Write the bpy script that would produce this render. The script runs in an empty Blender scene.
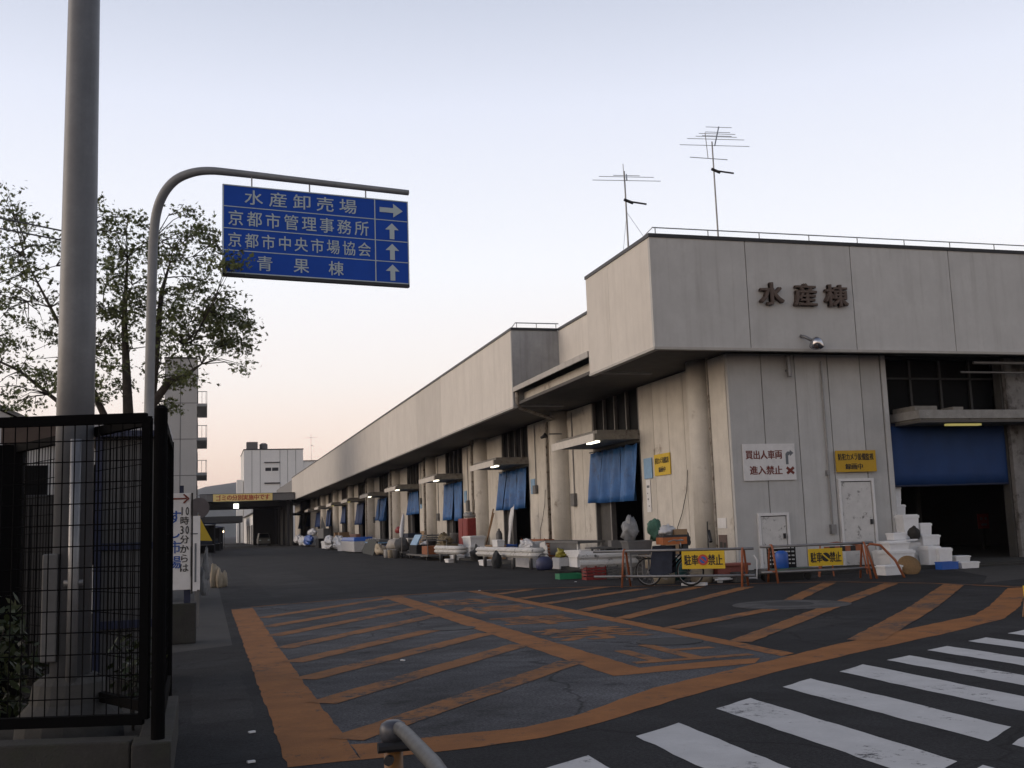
import bpy, math, random
from mathutils import Vector, Matrix, noise as mn
random.seed(7)
sc = bpy.context.scene
COL = sc.collection
R = math.radians
PI = math.pi
WL = {}                                   # world location of roots and their parts

# ------------------------------------------------------------------ helpers
class M:
    """collects shapes; out() links them as ONE mesh object"""
    def __init__(s): s.v=[]; s.f=[]; s.m=[]
    def add(s, v, f, m=0):
        b=len(s.v); s.v+= [Vector(p) for p in v]; s.f+=[[i+b for i in q] for q in f]; s.m+=[m]*len(f); return s
    def box(s,x0,x1,y0,y1,z0,z1,m=0):
        return s.add([(x0,y0,z0),(x1,y0,z0),(x1,y1,z0),(x0,y1,z0),(x0,y0,z1),(x1,y0,z1),(x1,y1,z1),(x0,y1,z1)],
              [(0,3,2,1),(4,5,6,7),(0,1,5,4),(1,2,6,5),(2,3,7,6),(3,0,4,7)],m)
    def obb(s,c,sx,sy,sz,rz=0,rx=0,ry=0,m=0):
        t=M().box(-sx/2,sx/2,-sy/2,sy/2,-sz/2,sz/2)
        X=Matrix.Translation(c)@Matrix.Rotation(rz,4,'Z')@Matrix.Rotation(ry,4,'Y')@Matrix.Rotation(rx,4,'X')
        return s.add([X@p for p in t.v],t.f,m)
    def taper(s,c,a,b,z0,z1,rz=0,m=0):      # frustum box a=(sx,sy) bottom, b top
        X=Matrix.Translation((c[0],c[1],0))@Matrix.Rotation(rz,4,'Z')
        v=[(-a[0]/2,-a[1]/2,z0),(a[0]/2,-a[1]/2,z0),(a[0]/2,a[1]/2,z0),(-a[0]/2,a[1]/2,z0),(-b[0]/2,-b[1]/2,z1),(b[0]/2,-b[1]/2,z1),(b[0]/2,b[1]/2,z1),(-b[0]/2,b[1]/2,z1)]
        return s.add([X@Vector(p) for p in v],[(0,3,2,1),(4,5,6,7),(0,1,5,4),(1,2,6,5),(2,3,7,6),(3,0,4,7)],m)
    def cyl(s,p,q,r,r2=None,n=10,m=0):
        return s.tube([p,q],[r,r if r2 is None else r2],n,m)
    def tube(s,pts,r,n=8,m=0,closed=False):
        pts=[Vector(p) for p in pts]; N=len(pts)
        if not isinstance(r,(list,tuple)): r=[r]*N
        v=[];f=[]; ref=None
        for i,p in enumerate(pts):
            if closed: d=pts[(i+1)%N]-pts[i-1]
            else: d=pts[min(i+1,N-1)]-pts[max(i-1,0)]
            d.normalize()
            if ref is None: ref=Vector((0,0,1)) if abs(d.z)<.9 else Vector((1,0,0))
            a=ref-d*ref.dot(d)
            if a.length<1e-4: a=d.orthogonal()
            a.normalize(); b=d.cross(a); ref=a
            for k in range(n):
                t=2*PI*k/n; v.append(p+(a*math.cos(t)+b*math.sin(t))*r[i])
        for i in range(N if closed else N-1):
            j=(i+1)%N
            for k in range(n): f.append((i*n+k,i*n+(k+1)%n,j*n+(k+1)%n,j*n+k))
        if not closed: f+= [tuple(range(n-1,-1,-1)), tuple(range((N-1)*n,N*n))]
        return s.add(v,f,m)
    def lathe(s,c,prof,n=16,m=0):           # prof [(r,z)]
        v=[];f=[]
        for r,z in prof:
            for k in range(n): v.append((c[0]+r*math.cos(2*PI*k/n),c[1]+r*math.sin(2*PI*k/n),c[2]+z))
        for i in range(len(prof)-1):
            for k in range(n): f.append((i*n+k,i*n+(k+1)%n,(i+1)*n+(k+1)%n,(i+1)*n+k))
        f+= [tuple(range(n-1,-1,-1)), tuple(range((len(prof)-1)*n,len(prof)*n))]
        return s.add(v,f,m)
    def blob(s,c,sx,sy,sz,jit=.15,m=0,nu=18,nv=12,flat=True):
        v=[];f=[]; o=Vector((random.uniform(0,50),random.uniform(0,50),random.uniform(0,50)))
        for i in range(nv+1):
            th=PI*i/nv
            for k in range(nu):
                ph=2*PI*k/nu; d=Vector((math.sin(th)*math.cos(ph),math.sin(th)*math.sin(ph),math.cos(th)))
                j=1+jit*(1.6*mn.noise(d*1.7+o)+1.1*mn.noise(d*4.3+o)+.5*abs(mn.noise(d*9+o)))
                z=d.z*sz*j
                v.append((c[0]+d.x*sx*j,c[1]+d.y*sy*j,c[2]+(max(z,-sz*.75) if flat else z)))
        for i in range(nv):
            for k in range(nu): f.append((i*nu+k,(i+1)*nu+k,(i+1)*nu+(k+1)%nu,i*nu+(k+1)%nu))
        return s.add(v,f,m)
    def poly(s,pts,m=0): return s.add(pts,[tuple(range(len(pts)))],m)
    def prism(s,pts,z0,z1,m=0):
        n=len(pts); v=[(x,y,z0) for x,y in pts]+[(x,y,z1) for x,y in pts]
        f=[tuple(range(n-1,-1,-1)),tuple(range(n,2*n))]+[(i,(i+1)%n,n+(i+1)%n,n+i) for i in range(n)]
        return s.add(v,f,m)
    def ribbon(s,pts,w,z,m=0,step=.2,amp=.014):
        src=[Vector(p) for p in pts]; pts=[]
        for a,b in zip(src,src[1:]):
            k=max(1,int((b-a).length/step)); pts+=[a.lerp(b,q/k) for q in range(k)]
        pts.append(src[-1]); v=[];f=[]
        for i,p in enumerate(pts):
            d=(pts[min(i+1,len(pts)-1)]-pts[max(i-1,0)]).normalized(); nrm=Vector((-d.y,d.x)); a=w/2+random.uniform(-amp,amp); b=w/2+random.uniform(-amp,amp)
            v+= [(p.x+nrm.x*a,p.y+nrm.y*a,z),(p.x-nrm.x*b,p.y-nrm.y*b,z)]
        for i in range(len(pts)-1): f.append((2*i+1,2*i+3,2*i+2,2*i))
        return s.add(v,f,m)
    def rpoly(s,pts,m=0,step=.16,amp=.011):
        o=[]; n=len(pts)
        for i in range(n):
            a=Vector(pts[i]);b=Vector(pts[(i+1)%n]); d=b-a; k=max(1,int(d.length/step)); nn=Vector((-d.y,d.x,0)).normalized() if d.length>1e-6 else Vector()
            for q in range(k): o.append(a+d*(q/k)+nn*random.uniform(-amp,amp)*(1 if q else .3))
        return s.poly(o,m)
    def xf(s,X): s.v=[X@p for p in s.v]; return s
    def text(s,string,c,xd,zd,w,h,th=.004,bold=0.0,m=0,vertical=False,gap=1.0):
        """letters across w (or down w when vertical) around centre c"""
        xd=Vector(xd).normalized(); zd=Vector(zd).normalized(); nd=xd.cross(zd); c=Vector(c); n=len(string)
        for i,ch in enumerate(string):
            if ch==' ': continue
            gv,gf=glyph(ch); cell=w/n
            if vertical: o=c+zd*(w/2-cell*(i+.5)); cw=h; chh=cell*gap
            else: o=c+xd*(-w/2+cell*(i+.5)); cw=cell*gap; chh=h
            for q,(dx,dz) in enumerate([(0,0),(-bold,-bold*.5),(bold,bold*.5),(bold,-bold*.5),(-bold,bold*.5)] if bold else [(0,0)]):
                s.add([o+xd*((p[0]+dx)*cw)+zd*((p[1]+dz)*chh)+nd*(p[2]*th*(1-.12*q)) for p in gv],gf,m)
        return s
    def out(s,name,mats,parent=None,tag=None,org=None,smooth=False,kind=None,bevel=0):
        if not isinstance(mats,(list,tuple)): mats=[mats]
        if parent is not None: off=WL[parent.name]
        elif org is not None: off=Vector(org)
        else:
            xs=[p.x for p in s.v];ys=[p.y for p in s.v];zs=[p.z for p in s.v]
            off=Vector(((min(xs)+max(xs))/2,(min(ys)+max(ys))/2,min(zs)))
        me=bpy.data.meshes.new(name); me.from_pydata([tuple(p-off) for p in s.v],[],s.f)
        for mt in mats: me.materials.append(mt)
        me.polygons.foreach_set('material_index',s.m)
        if smooth: me.polygons.foreach_set('use_smooth',[True]*len(s.f))
        me.update()
        o=bpy.data.objects.new(name,me); COL.objects.link(o)
        WL[o.name]=off
        if parent is not None: o.parent=parent
        else: o.location=off
        if tag: o['label'],o['category']=tag[0],tag[1]
        if tag and len(tag)>2: o['group']=tag[2]
        if kind: o['kind']=kind
        if smooth:
            md=o.modifiers.new('smooth','WEIGHTED_NORMAL') if False else None
            for p in me.polygons: pass
        if bevel:
            md=o.modifiers.new('bevel','BEVEL'); md.width=bevel; md.segments=2; md.limit_method='ANGLE'
        return o

GC={}
def glyph(ch):
    k=ch
    if k in GC: return GC[k]
    cu=bpy.data.curves.new('letter','FONT'); cu.body=ch; cu.size=1; cu.extrude=.5; cu.resolution_u=2
    o=bpy.data.objects.new('letter',cu); COL.objects.link(o)
    dg=bpy.context.evaluated_depsgraph_get(); dg.update()
    me=o.evaluated_get(dg).to_mesh()
    v=[p.co.copy() for p in me.vertices]; f=[tuple(p.vertices) for p in me.polygons]
    o.evaluated_get(dg).to_mesh_clear()
    bpy.data.objects.remove(o); bpy.data.curves.remove(cu)
    if v:
        x0=min(p.x for p in v);x1=max(p.x for p in v);y0=min(p.y for p in v);y1=max(p.y for p in v)
        if ord(ch)>255 and (x1-x0)>.3: k1=k2=.93/max(.86,max(x1-x0,y1-y0))
        else: k1=.62/max(x1-x0,.35); k2=.93/max(y1-y0,.3)
        v=[((p.x-(x0+x1)/2)*k1,(p.y-(y0+y1)/2)*k2,p.z) for p in v]
    GC[k]=(v,f); return GC[k]

def root(name,loc,label,cat,group=None):
    o=bpy.data.objects.new(name,None); COL.objects.link(o); o.location=loc; o.empty_display_size=.2
    o['label']=label; o['category']=cat
    if group: o['group']=group
    WL[o.name]=Vector(loc); return o
def dup(r,loc,rz=0,label=None):
    def cp(o,par):
        c=o.copy(); COL.objects.link(c); c.parent=par
        for ch in o.children: cp(ch,c)
        return c
    c=cp(r,None); c.location=loc; c.rotation_euler=(0,0,rz)
    if label: c['label']=label
    WL[c.name]=Vector(loc); return c

# ------------------------------------------------------------------ materials
def mat(name,col,rough=.7,metal=0,var=.15,scale=6,bump=0,bscale=60,dirt=None,streak=0,emit=None,worn=None,spec=.5,transl=0):
    m=bpy.data.materials.new(name); m.use_nodes=True; nt=m.node_tree; N=nt.nodes; L=nt.links
    b=N['Principled BSDF']; b.inputs['Roughness'].default_value=rough; b.inputs['Metallic'].default_value=metal
    b.inputs['Specular IOR Level'].default_value=spec
    tc=N.new('ShaderNodeTexCoord')
    geo=N.new('ShaderNodeNewGeometry')
    def noise(sc_,det=4,vec=None,rg=.6):
        n=N.new('ShaderNodeTexNoise'); n.inputs['Scale'].default_value=sc_; n.inputs['Detail'].default_value=det; n.inputs['Roughness'].default_value=rg
        L.new(vec if vec else geo.outputs['Position'],n.inputs['Vector']); return n
    def mix(fac,a,bb):
        x=N.new('ShaderNodeMix'); x.data_type='RGBA'
        for s_,val in ((x.inputs[0],fac),(x.inputs[6],a),(x.inputs[7],bb)):
            if hasattr(val,'links'): L.new(val,s_)
            elif isinstance(val,(int,float)): s_.default_value=val
            else: s_.default_value=(*val,1)
        return x.outputs[2]
    def ramp(src,a,bb):
        r=N.new('ShaderNodeMapRange'); r.inputs[1].default_value=a; r.inputs[2].default_value=bb; L.new(src,r.inputs[0]); return r.outputs[0]
    lo=tuple(c*(1-var) for c in col); hi=tuple(min(1,c*(1+var)) for c in col)
    c=mix(ramp(noise(scale).outputs[0],.3,.7),lo,hi)
    if var>.03: c=mix(ramp(noise(scale*9,2).outputs[0],.35,.75),c,mix(.5,c,lo))
    if streak:
        rm=N.new('ShaderNodeMapRange'); rm.inputs[3].default_value=.90; rm.inputs[4].default_value=1.08; L.new(geo.outputs['Random Per Island'],rm.inputs[0])
        mi=N.new('ShaderNodeMix'); mi.data_type='RGBA'; mi.blend_type='MULTIPLY'; mi.inputs[0].default_value=1; L.new(c,mi.inputs[6]); L.new(rm.outputs[0],mi.inputs[7]); c=mi.outputs[2]
        mp2=N.new('ShaderNodeMapping'); mp2.inputs['Scale'].default_value=(7,7,.25); L.new(geo.outputs['Position'],mp2.inputs['Vector'])
        n2=noise(1.4,6,mp2.outputs[0],.7); fa=ramp(n2.outputs[0],.57,.72); fb=N.new('ShaderNodeMath'); fb.operation='MULTIPLY'; L.new(fa,fb.inputs[0]); fb.inputs[1].default_value=streak*.9
        c=mix(fb.outputs[0],c,tuple(x*.4 for x in (col[0],col[1]*.9,col[2]*.8)))
        mp=N.new('ShaderNodeMapping'); mp.inputs['Scale'].default_value=(2.2,2.2,.12); L.new(geo.outputs['Position'],mp.inputs['Vector'])
        n=noise(1.6,5,mp.outputs[0],.65); f=ramp(n.outputs[0],.5,.75)
        f2=N.new('ShaderNodeMath'); f2.operation='MULTIPLY'; L.new(f,f2.inputs[0]); f2.inputs[1].default_value=streak
        c=mix(f2.outputs[0],c,tuple(x*.45 for x in (col[0],col[1]*.95,col[2]*.9)))
    if dirt:
        n=noise(dirt[1],6,None,.7); c=mix(ramp(n.outputs[0],dirt[2],dirt[2]+.12),c,dirt[0])
    if worn:                                # worn=(under colour, scale, threshold)
        n=noise(worn[1],3,None,.6); n3=noise(worn[1]*7,6,None,.8); av=N.new('ShaderNodeMath'); av.operation='MULTIPLY_ADD'; L.new(n3.outputs[0],av.inputs[0]); av.inputs[1].default_value=.55; hv=N.new('ShaderNodeMath'); hv.operation='MULTIPLY'; L.new(n.outputs[0],hv.inputs[0]); hv.inputs[1].default_value=.45; L.new(hv.outputs[0],av.inputs[2]); c=mix(ramp(av.outputs[0],worn[2],worn[2]+.07),c,worn[0])
    L.new(c,b.inputs['Base Color'])
    if bump:
        n=noise(bscale,3); bp=N.new('ShaderNodeBump'); bp.inputs['Strength'].default_value=bump; bp.inputs['Distance'].default_value=.02
        L.new(n.outputs[0],bp.inputs['Height']); L.new(bp.outputs[0],b.inputs['Normal'])
    if emit: b.inputs['Emission Color'].default_value=(*emit[0],1); b.inputs['Emission Strength'].default_value=emit[1]
    if transl: b.inputs['Transmission Weight'].default_value=0; b.inputs['Subsurface Weight'].default_value=0
    return m
def asphalt(name,col,crack=True,var=.3):
    m=mat(name,col,rough=.93,var=var,scale=.35,bump=.5,bscale=90,spec=.25)
    nt=m.node_tree; N=nt.nodes; L=nt.links; b=N['Principled BSDF']
    old=b.inputs['Base Color'].links[0].from_socket
    geo=N.new('ShaderNodeNewGeometry')
    sp=N.new('ShaderNodeTexNoise'); sp.inputs['Scale'].default_value=38; sp.inputs['Detail'].default_value=5; sp.inputs['Roughness'].default_value=.85; L.new(geo.outputs['Position'],sp.inputs['Vector'])
    r=N.new('ShaderNodeMapRange'); r.inputs[1].default_value=.32; r.inputs[2].default_value=.72; r.inputs[3].default_value=.1; r.inputs[4].default_value=2.5; L.new(sp.outputs[0],r.inputs[0])
    mu=N.new('ShaderNodeMix'); mu.data_type='RGBA'; mu.blend_type='MULTIPLY'; mu.inputs[0].default_value=1
    L.new(old,mu.inputs[6]); L.new(r.outputs[0],mu.inputs[7]); last=mu.outputs[2]
    st=N.new('ShaderNodeTexNoise'); st.inputs['Scale'].default_value=.8; st.inputs['Detail'].default_value=7; st.inputs['Roughness'].default_value=.7; L.new(geo.outputs['Position'],st.inputs['Vector'])
    r3=N.new('ShaderNodeMapRange'); r3.inputs[1].default_value=.3; r3.inputs[2].default_value=.7; r3.inputs[3].default_value=.5; r3.inputs[4].default_value=1.6; L.new(st.outputs[0],r3.inputs[0])
    m3=N.new('ShaderNodeMix'); m3.data_type='RGBA'; m3.blend_type='MULTIPLY'; m3.inputs[0].default_value=1; L.new(last,m3.inputs[6]); L.new(r3.outputs[0],m3.inputs[7]); last=m3.outputs[2]
    ol=N.new('ShaderNodeTexNoise'); ol.inputs['Scale'].default_value=1.5; ol.inputs['Detail'].default_value=5; ol.inputs['Roughness'].default_value=.62; L.new(geo.outputs['Position'],ol.inputs['Vector'])
    r4=N.new('ShaderNodeMapRange'); r4.inputs[1].default_value=.60; r4.inputs[2].default_value=.70; r4.inputs[3].default_value=1; r4.inputs[4].default_value=.45; L.new(ol.outputs[0],r4.inputs[0])
    m4=N.new('ShaderNodeMix'); m4.data_type='RGBA'; m4.blend_type='MULTIPLY'; m4.inputs[0].default_value=1; L.new(last,m4.inputs[6]); L.new(r4.outputs[0],m4.inputs[7]); last=m4.outputs[2]
    if crack:
        ns=N.new('ShaderNodeTexNoise'); ns.inputs['Scale'].default_value=.9; ns.inputs['Detail'].default_value=6; L.new(geo.outputs['Position'],ns.inputs['Vector'])
        ad=N.new('ShaderNodeVectorMath'); ad.operation='ADD'; L.new(geo.outputs['Position'],ad.inputs[0]); L.new(ns.outputs['Color'],ad.inputs[1])
        vo=N.new('ShaderNodeTexVoronoi'); vo.feature='DISTANCE_TO_EDGE'; vo.inputs['Scale'].default_value=.22; L.new(ad.outputs[0],vo.inputs['Vector'])
        r2=N.new('ShaderNodeMapRange'); r2.inputs[1].default_value=.0; r2.inputs[2].default_value=.006; r2.inputs[3].default_value=.35; r2.inputs[4].default_value=1; L.new(vo.outputs['Distance'],r2.inputs[0])
        m2=N.new('ShaderNodeMix'); m2.data_type='RGBA'; m2.blend_type='MULTIPLY'; m2.inputs[0].default_value=1
        L.new(last,m2.inputs[6]); L.new(r2.outputs[0],m2.inputs[7]); last=m2.outputs[2]
    L.new(last,b.inputs['Base Color']); return m

A_OUT=asphalt('asphalt dark',(.016,.0165,.018))
A_IN=asphalt('asphalt grey',(.062,.063,.068),var=.35)
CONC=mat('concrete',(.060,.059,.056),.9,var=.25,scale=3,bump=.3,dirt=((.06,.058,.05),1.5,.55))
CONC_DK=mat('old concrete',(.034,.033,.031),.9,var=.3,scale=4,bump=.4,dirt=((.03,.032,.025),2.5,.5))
PAVE=mat('pavement concrete',(.028,.0278,.0275),.92,var=.25,scale=2,bump=.3)
ORANGE=mat('orange road paint',(.275,.108,.028),.85,var=.22,scale=2.5,bump=.3,bscale=90,worn=((.045,.04,.038),1.1,.55),spec=.3)
ORANGE_W=mat('worn orange road paint',(.25,.105,.032),.85,var=.25,scale=2.5,bump=.3,bscale=90,worn=((.05,.045,.044),1.3,.515),spec=.3)
WHITE_RD=mat('white road paint',(.52,.52,.515),.8,var=.1,scale=3,bump=.3,bscale=90,worn=((.045,.045,.047),1.6,.57),spec=.3)
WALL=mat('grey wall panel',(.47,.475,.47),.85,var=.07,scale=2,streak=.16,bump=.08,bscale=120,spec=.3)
WALL_L=mat('lit side wall panel',(.58,.55,.495),.85,var=.10,scale=2,streak=.24,dirt=((.24,.20,.165),.7,.60),bump=.08,spec=.3)  # lighter, warmer copy of the wall panel: western glow painted into the colour
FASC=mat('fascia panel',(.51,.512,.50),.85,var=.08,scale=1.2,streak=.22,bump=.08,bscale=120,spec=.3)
FASC_L=mat('lit side fascia panel',(.66,.63,.58),.85,var=.06,scale=1.2,streak=.2,bump=.08,spec=.3)  # side fascia copy with the warm evening light put into its colour
DARK=mat('dark backing',(.012,.012,.012),.95,var=.1)
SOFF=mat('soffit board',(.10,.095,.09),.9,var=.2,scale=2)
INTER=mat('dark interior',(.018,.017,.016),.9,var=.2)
COPE=mat('dark coping metal',(.035,.036,.04),.5,.5,var=.15)
LIP=mat('pale metal lip',(.42,.40,.37),.6,.2,var=.12,scale=4)
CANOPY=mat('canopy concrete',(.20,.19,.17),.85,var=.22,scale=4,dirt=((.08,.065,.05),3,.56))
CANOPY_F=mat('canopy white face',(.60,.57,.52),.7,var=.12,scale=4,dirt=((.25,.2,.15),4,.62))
GLASS=mat('dark window glass',(.004,.0045,.005),.5,var=.1,spec=.06)
FRAME=mat('window frame metal',(.16,.155,.15),.5,.5,var=.15)
PIPE=mat('rusty drain pipe',(.30,.275,.24),.75,var=.25,scale=5,dirt=((.07,.04,.025),6,.52))
STEEL=mat('galvanised steel',(.24,.243,.25),.45,.6,var=.14,scale=9,dirt=((.16,.155,.15),14,.62))
POLEM=mat('grey painted pole',(.135,.142,.155),.4,.25,var=.14,scale=5,streak=.3,spec=.4)
BLACK=mat('black fence paint',(.004,.004,.0045),.85,var=.1,spec=.05)
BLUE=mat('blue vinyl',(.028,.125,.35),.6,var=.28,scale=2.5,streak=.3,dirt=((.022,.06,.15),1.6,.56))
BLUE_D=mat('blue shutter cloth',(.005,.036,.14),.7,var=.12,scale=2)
NAVY=mat('navy paint',(.012,.018,.05),.6,var=.15)
SIGNBLUE=mat('road sign blue',(.011,.070,.41),.6,var=.06,scale=3,spec=.2)
SIGNWHITE=mat('sign white sheeting',(.44,.52,.55),.5,var=.04)
WHITE=mat('white paint',(.68,.68,.68),.6,var=.08,scale=6)
WHITE_D=mat('chipped white paint',(.58,.58,.57),.75,var=.1,scale=5,dirt=((.04,.038,.036),4.5,.57))
FOAM=mat('white foam',(.74,.75,.76),.85,var=.05,scale=9,bump=.1,bscale=150)
YELLOW=mat('yellow sign face',(.62,.42,.012),.55,var=.07)
YEL2=mat('amber sign face',(.50,.30,.008),.55,var=.07)
INK=mat('black ink',(.018,.016,.014),.7,var=.05)
REDINK=mat('dark red ink',(.16,.03,.02),.7,var=.2,scale=20)
REDB=mat('bright red ink',(.42,.05,.025),.6,var=.1)
BLUEINK=mat('blue ink',(.03,.09,.33),.6,var=.1)
GREYINK=mat('grey ink',(.13,.145,.16),.7,var=.1)
BRONZE=mat('brown bronze letters',(.105,.075,.06),.55,.3,var=.2,scale=8)
ORG=mat('orange steel',(.32,.10,.04),.55,.1,var=.2,scale=10,dirt=((.15,.07,.04),14,.6))
BROWN=mat('brown painted steel',(.16,.075,.02),.5,.1,var=.2,scale=12)
WOODO=mat('orange brown crate',(.26,.085,.03),.75,var=.25,scale=8)
CARD=mat('cardboard',(.30,.20,.115),.85,var=.15,scale=6)
RED=mat('red plastic',(.22,.02,.018),.5,var=.15)
GREEN=mat('green plastic',(.02,.22,.10),.5,var=.1)
BLUEP=mat('blue plastic',(.02,.10,.42),.4,var=.12)
LBLUE=mat('pale blue plastic',(.20,.36,.55),.5,var=.12)
GREYP=mat('grey plastic',(.12,.12,.12),.6,var=.15)
DGREY=mat('dark grey cloth',(.04,.042,.045),.85,var=.25,scale=5)
NAVYC=mat('navy cloth',(.02,.026,.045),.85,var=.25,scale=6)
CREAM=mat('cream sack',(.42,.36,.27),.85,var=.15,scale=6)
YELP=mat('yellow plastic',(.38,.33,.05),.5,var=.1)
PLAST=mat('white plastic bag',(.58,.59,.61),.45,var=.12,scale=7)
GPLAST=mat('grey plastic bag',(.22,.23,.24),.4,var=.2,scale=8)
TYRE=mat('tyre rubber',(.012,.012,.012),.8,var=.1)
LEAF=mat('leaf green',(.14,.165,.065),.6,var=.45,scale=1.6,spec=.3)
LEAF_D=mat('shrub leaf',(.035,.048,.016),.5,var=.45,scale=7,spec=.35)
BARK=mat('bark',(.065,.055,.047),.9,var=.35,scale=12,bump=.6,bscale=30)
SOIL=mat('soil',(.016,.015,.012),.95,var=.3,scale=6,bump=.5)
APT=mat('apartment wall',(.42,.42,.415),.85,var=.05,scale=.6,streak=.1)
FARW=mat('far pale cladding',(.80,.80,.78),.8,var=.05,scale=.4)
ROOFB=mat('brown roof tile',(.07,.05,.04),.85,var=.25,scale=5)
HILL=mat('wooded hillside',(.045,.06,.04),1,var=.3,scale=.01)
LAMP=mat('lit fluorescent tube',(.9,.9,.8),.4,emit=((1,.93,.72),3.2))
LAMPG=mat('lit square lamp',(.9,.9,.8),.4,emit=((.95,1,.82),3))
LAMPY=mat('lit dim yellow tube',(.8,.7,.3),.4,emit=((.9,.78,.25),.3))
CHROME=mat('lamp chrome',(.5,.5,.52),.15,1,var=.05)

# ------------------------------------------------------------------ the ground and its markings
def struct(name,m,mt,org=(0,0,0),**k): return m.out(name,mt,org=org,kind='structure',**k)
struct('ground',M().poly([(-3200,-250,0),(3200,-250,0),(3200,4000,0),(-3200,4000,0)]),A_OUT)
struct('grey_asphalt',M().poly([(.72,23.25,.0015),(1.9,23.8,.0015),(3,24.25,.0015),(4.35,24.65,.0015),(5.9,24.95,.0015),(6.1,22.7,.0015),(6.1,10.5,.0015),(5.4,9.9,.0015),(3.9,9.0,.0015),(2.76,7.95,.0015),(2.3,7.65,.0015),(1.2,7.5,.0015),(.72,7.5,.0015)]),A_IN)
A_PT=asphalt('asphalt patch',(.023,.023,.024),crack=False,var=.35)
struct('asphalt_patch',M().rpoly([(-.1,9.2,.0008),(.40,9.3,.0008),(.38,12.6,.0008),(-.12,12.4,.0008)],amp=.02),A_PT)
struct('asphalt_patch',M().rpoly([(1.6,26.2,.0008),(3.4,27.0,.0008),(3.3,44,.0008),(1.5,43.6,.0008)],amp=.03),A_PT)
struct('asphalt_patch',M().rpoly([(5.9,27.2,.0008),(8.6,26.4,.0008),(9.2,28.6,.0008),(6.3,30.2,.0008)],amp=.03),A_PT)
struct('asphalt_patch',M().rpoly([(7.3,12.6,.0008),(8.9,13.4,.0008),(8.4,14.6,.0008),(6.9,13.9,.0008)],amp=.03),A_PT)
struct('pavement',M().poly([(-.5,14.9,.0015),(.37,15.5,.0015),(.42,60,.0015),(.6,135,.0015),(-6,135,.0015),(-6,14.9,.0015)]),PAVE)
struct('loading_apron',M().poly([(15.5,18.7,.0015),(17.2,19.35,.0015),(40,20.4,.0015),(40,24.2,.0015),(18.9,24.2,.0015),(17.2,20.6,.0015)]),PAVE)
lm=M()
lm.rpoly([(.52,7.26,.0030),(1.0,7.28,.0030),(.98,9.7,.0030),(.955,13.9,.0030),(.96,23.06,.0030),(.52,22.93,.0030)])
lm.rpoly([(1.0,7.28,.0030),(1.2,7.28,.0030),(1.83,7.33,.0030),(2.33,7.45,.0030),(2.79,7.73,.0030),(4.29,8.8,.0030),(5.61,9.65,.0030),(6.86,10.36,.0030),(8.99,11.49,.0030),(10.67,12.51,.0030),(12.13,13.87,.0030),(13.85,15.71,.0030),(15.25,17.1,.0030),
   (14.8,17.2,.0030),(11.8,14.16,.0030),(10.72,13.17,.0030),(8.2,11.75,.0030),(7.06,11.12,.0030),(5.65,10.21,.0030),(3.92,9.16,.0030),(2.76,8.12,.0030),(2.31,7.88,.0030),(1.21,7.8,.0030),(1.0,7.82,.0030)])
struct('orange_border',lm,ORANGE)
lb=M(); Z=.0045
lb.rpoly([(4.30,24.55,Z),(3.88,24.45,Z),(3.88,10.04,Z),(5.05,10.12,Z),(5.5,10.16,Z),(5.75,10.5,Z),(5.3,10.55,Z),(4.33,10.45,Z)])
lb.rpoly([(6.0,24.9,Z),(6.02,10.52,Z),(6.26,10.66,Z),(6.28,24.8,Z)])
struct('orange_box',lb,ORANGE)
lh=M(); Z=.0060
for a,b in (((1.0,20.18),(4.35,24.4)),((.98,18.17),(3.9,22.02)),((.98,16.51),(3.9,20.41)),((.98,14.64),(3.9,18.5)),((.99,13.01),(3.23,15.81)),((.99,11.44),(3.86,14.9)),((.99,9.78),(3.86,13.23)),((.99,8.01),(3.9,11.32)),
            ((6.28,23.25),(7.39,24.34)),((6.28,21.45),(9.13,23.87)),((6.28,19.75),(9.56,22.59)),((6.28,17.7),(10.71,22.15)),((6.28,15.83),(11.48,21.3)),((6.28,13.98),(9.4,16.2)),((10.0,17.1),(13.48,21.22)),((6.28,11.96),(14.24,20.02))):
    lh.ribbon([a,b],.31,Z)
lh.ribbon([(7.6,11.3),(11,14.7),(14.89,18.83)],.42,Z)
struct('orange_hatching',lh,ORANGE_W)
struct('orange_edge_line',M().ribbon([(.93,23.3),(2.68,24.1),(4.35,24.66),(5.94,24.95),(8.22,24.4),(10.11,23.22),(11.88,22.41),(13.69,21.41),(14.73,19.46),(15.16,17.1)],.14,.0075),ORANGE_W)
lt=M()
for ch,y in zip('駐停車禁止',(21.5,19.15,16.5,14.1,11.55)): lt.text(ch,(5.13,y,.0045),(1,0,0),(0,1,0),1.45,1.75,.0012,.02)
struct('painted_lettering',lt,ORANGE_W)
zb=M()
for x,y in ((1.93,6.44),(2.93,7.2),(3.93,7.94),(4.94,8.65),(5.89,9.22),(6.76,9.69),(7.6,10.15),(8.5,10.6),(9.4,11.0)):
    w=.48 if x<6 else .41; h=.32 if x<6 else .19
    zb.rpoly([(x-.02,y-2.62,.0030),(x+w-.04,y+h-2.62,.0030),(x+w,y+h,.0030),(x,y,.0030)])
    zb.rpoly([(x+.06,y-4.0,.0030),(x+w+.04,y+h-4.0,.0030),(x+w+.03,y+h-2.76,.0030),(x+.05,y-2.76,.0030)])
struct('crosswalk',zb,WHITE_RD)
YE0=176
struct('dock_slab',M().box(11.6,40,24.2,YE0,-.05,.10).box(18.9,40,24.0,24.2,-.05,.06),CONC_DK)
def manhole(x,y,r,label):
    o=M().lathe((x,y,.0),[(r,.0),(r,.008),(r*.9,.011),(r*.88,.008),(.02,.009)],28).out('manhole_cover',mat('manhole iron',(.03,.03,.031),.7,.3,var=.3,scale=40),tag=(label,'manhole cover','manhole covers in the road'),org=(x,y,0))
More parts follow.
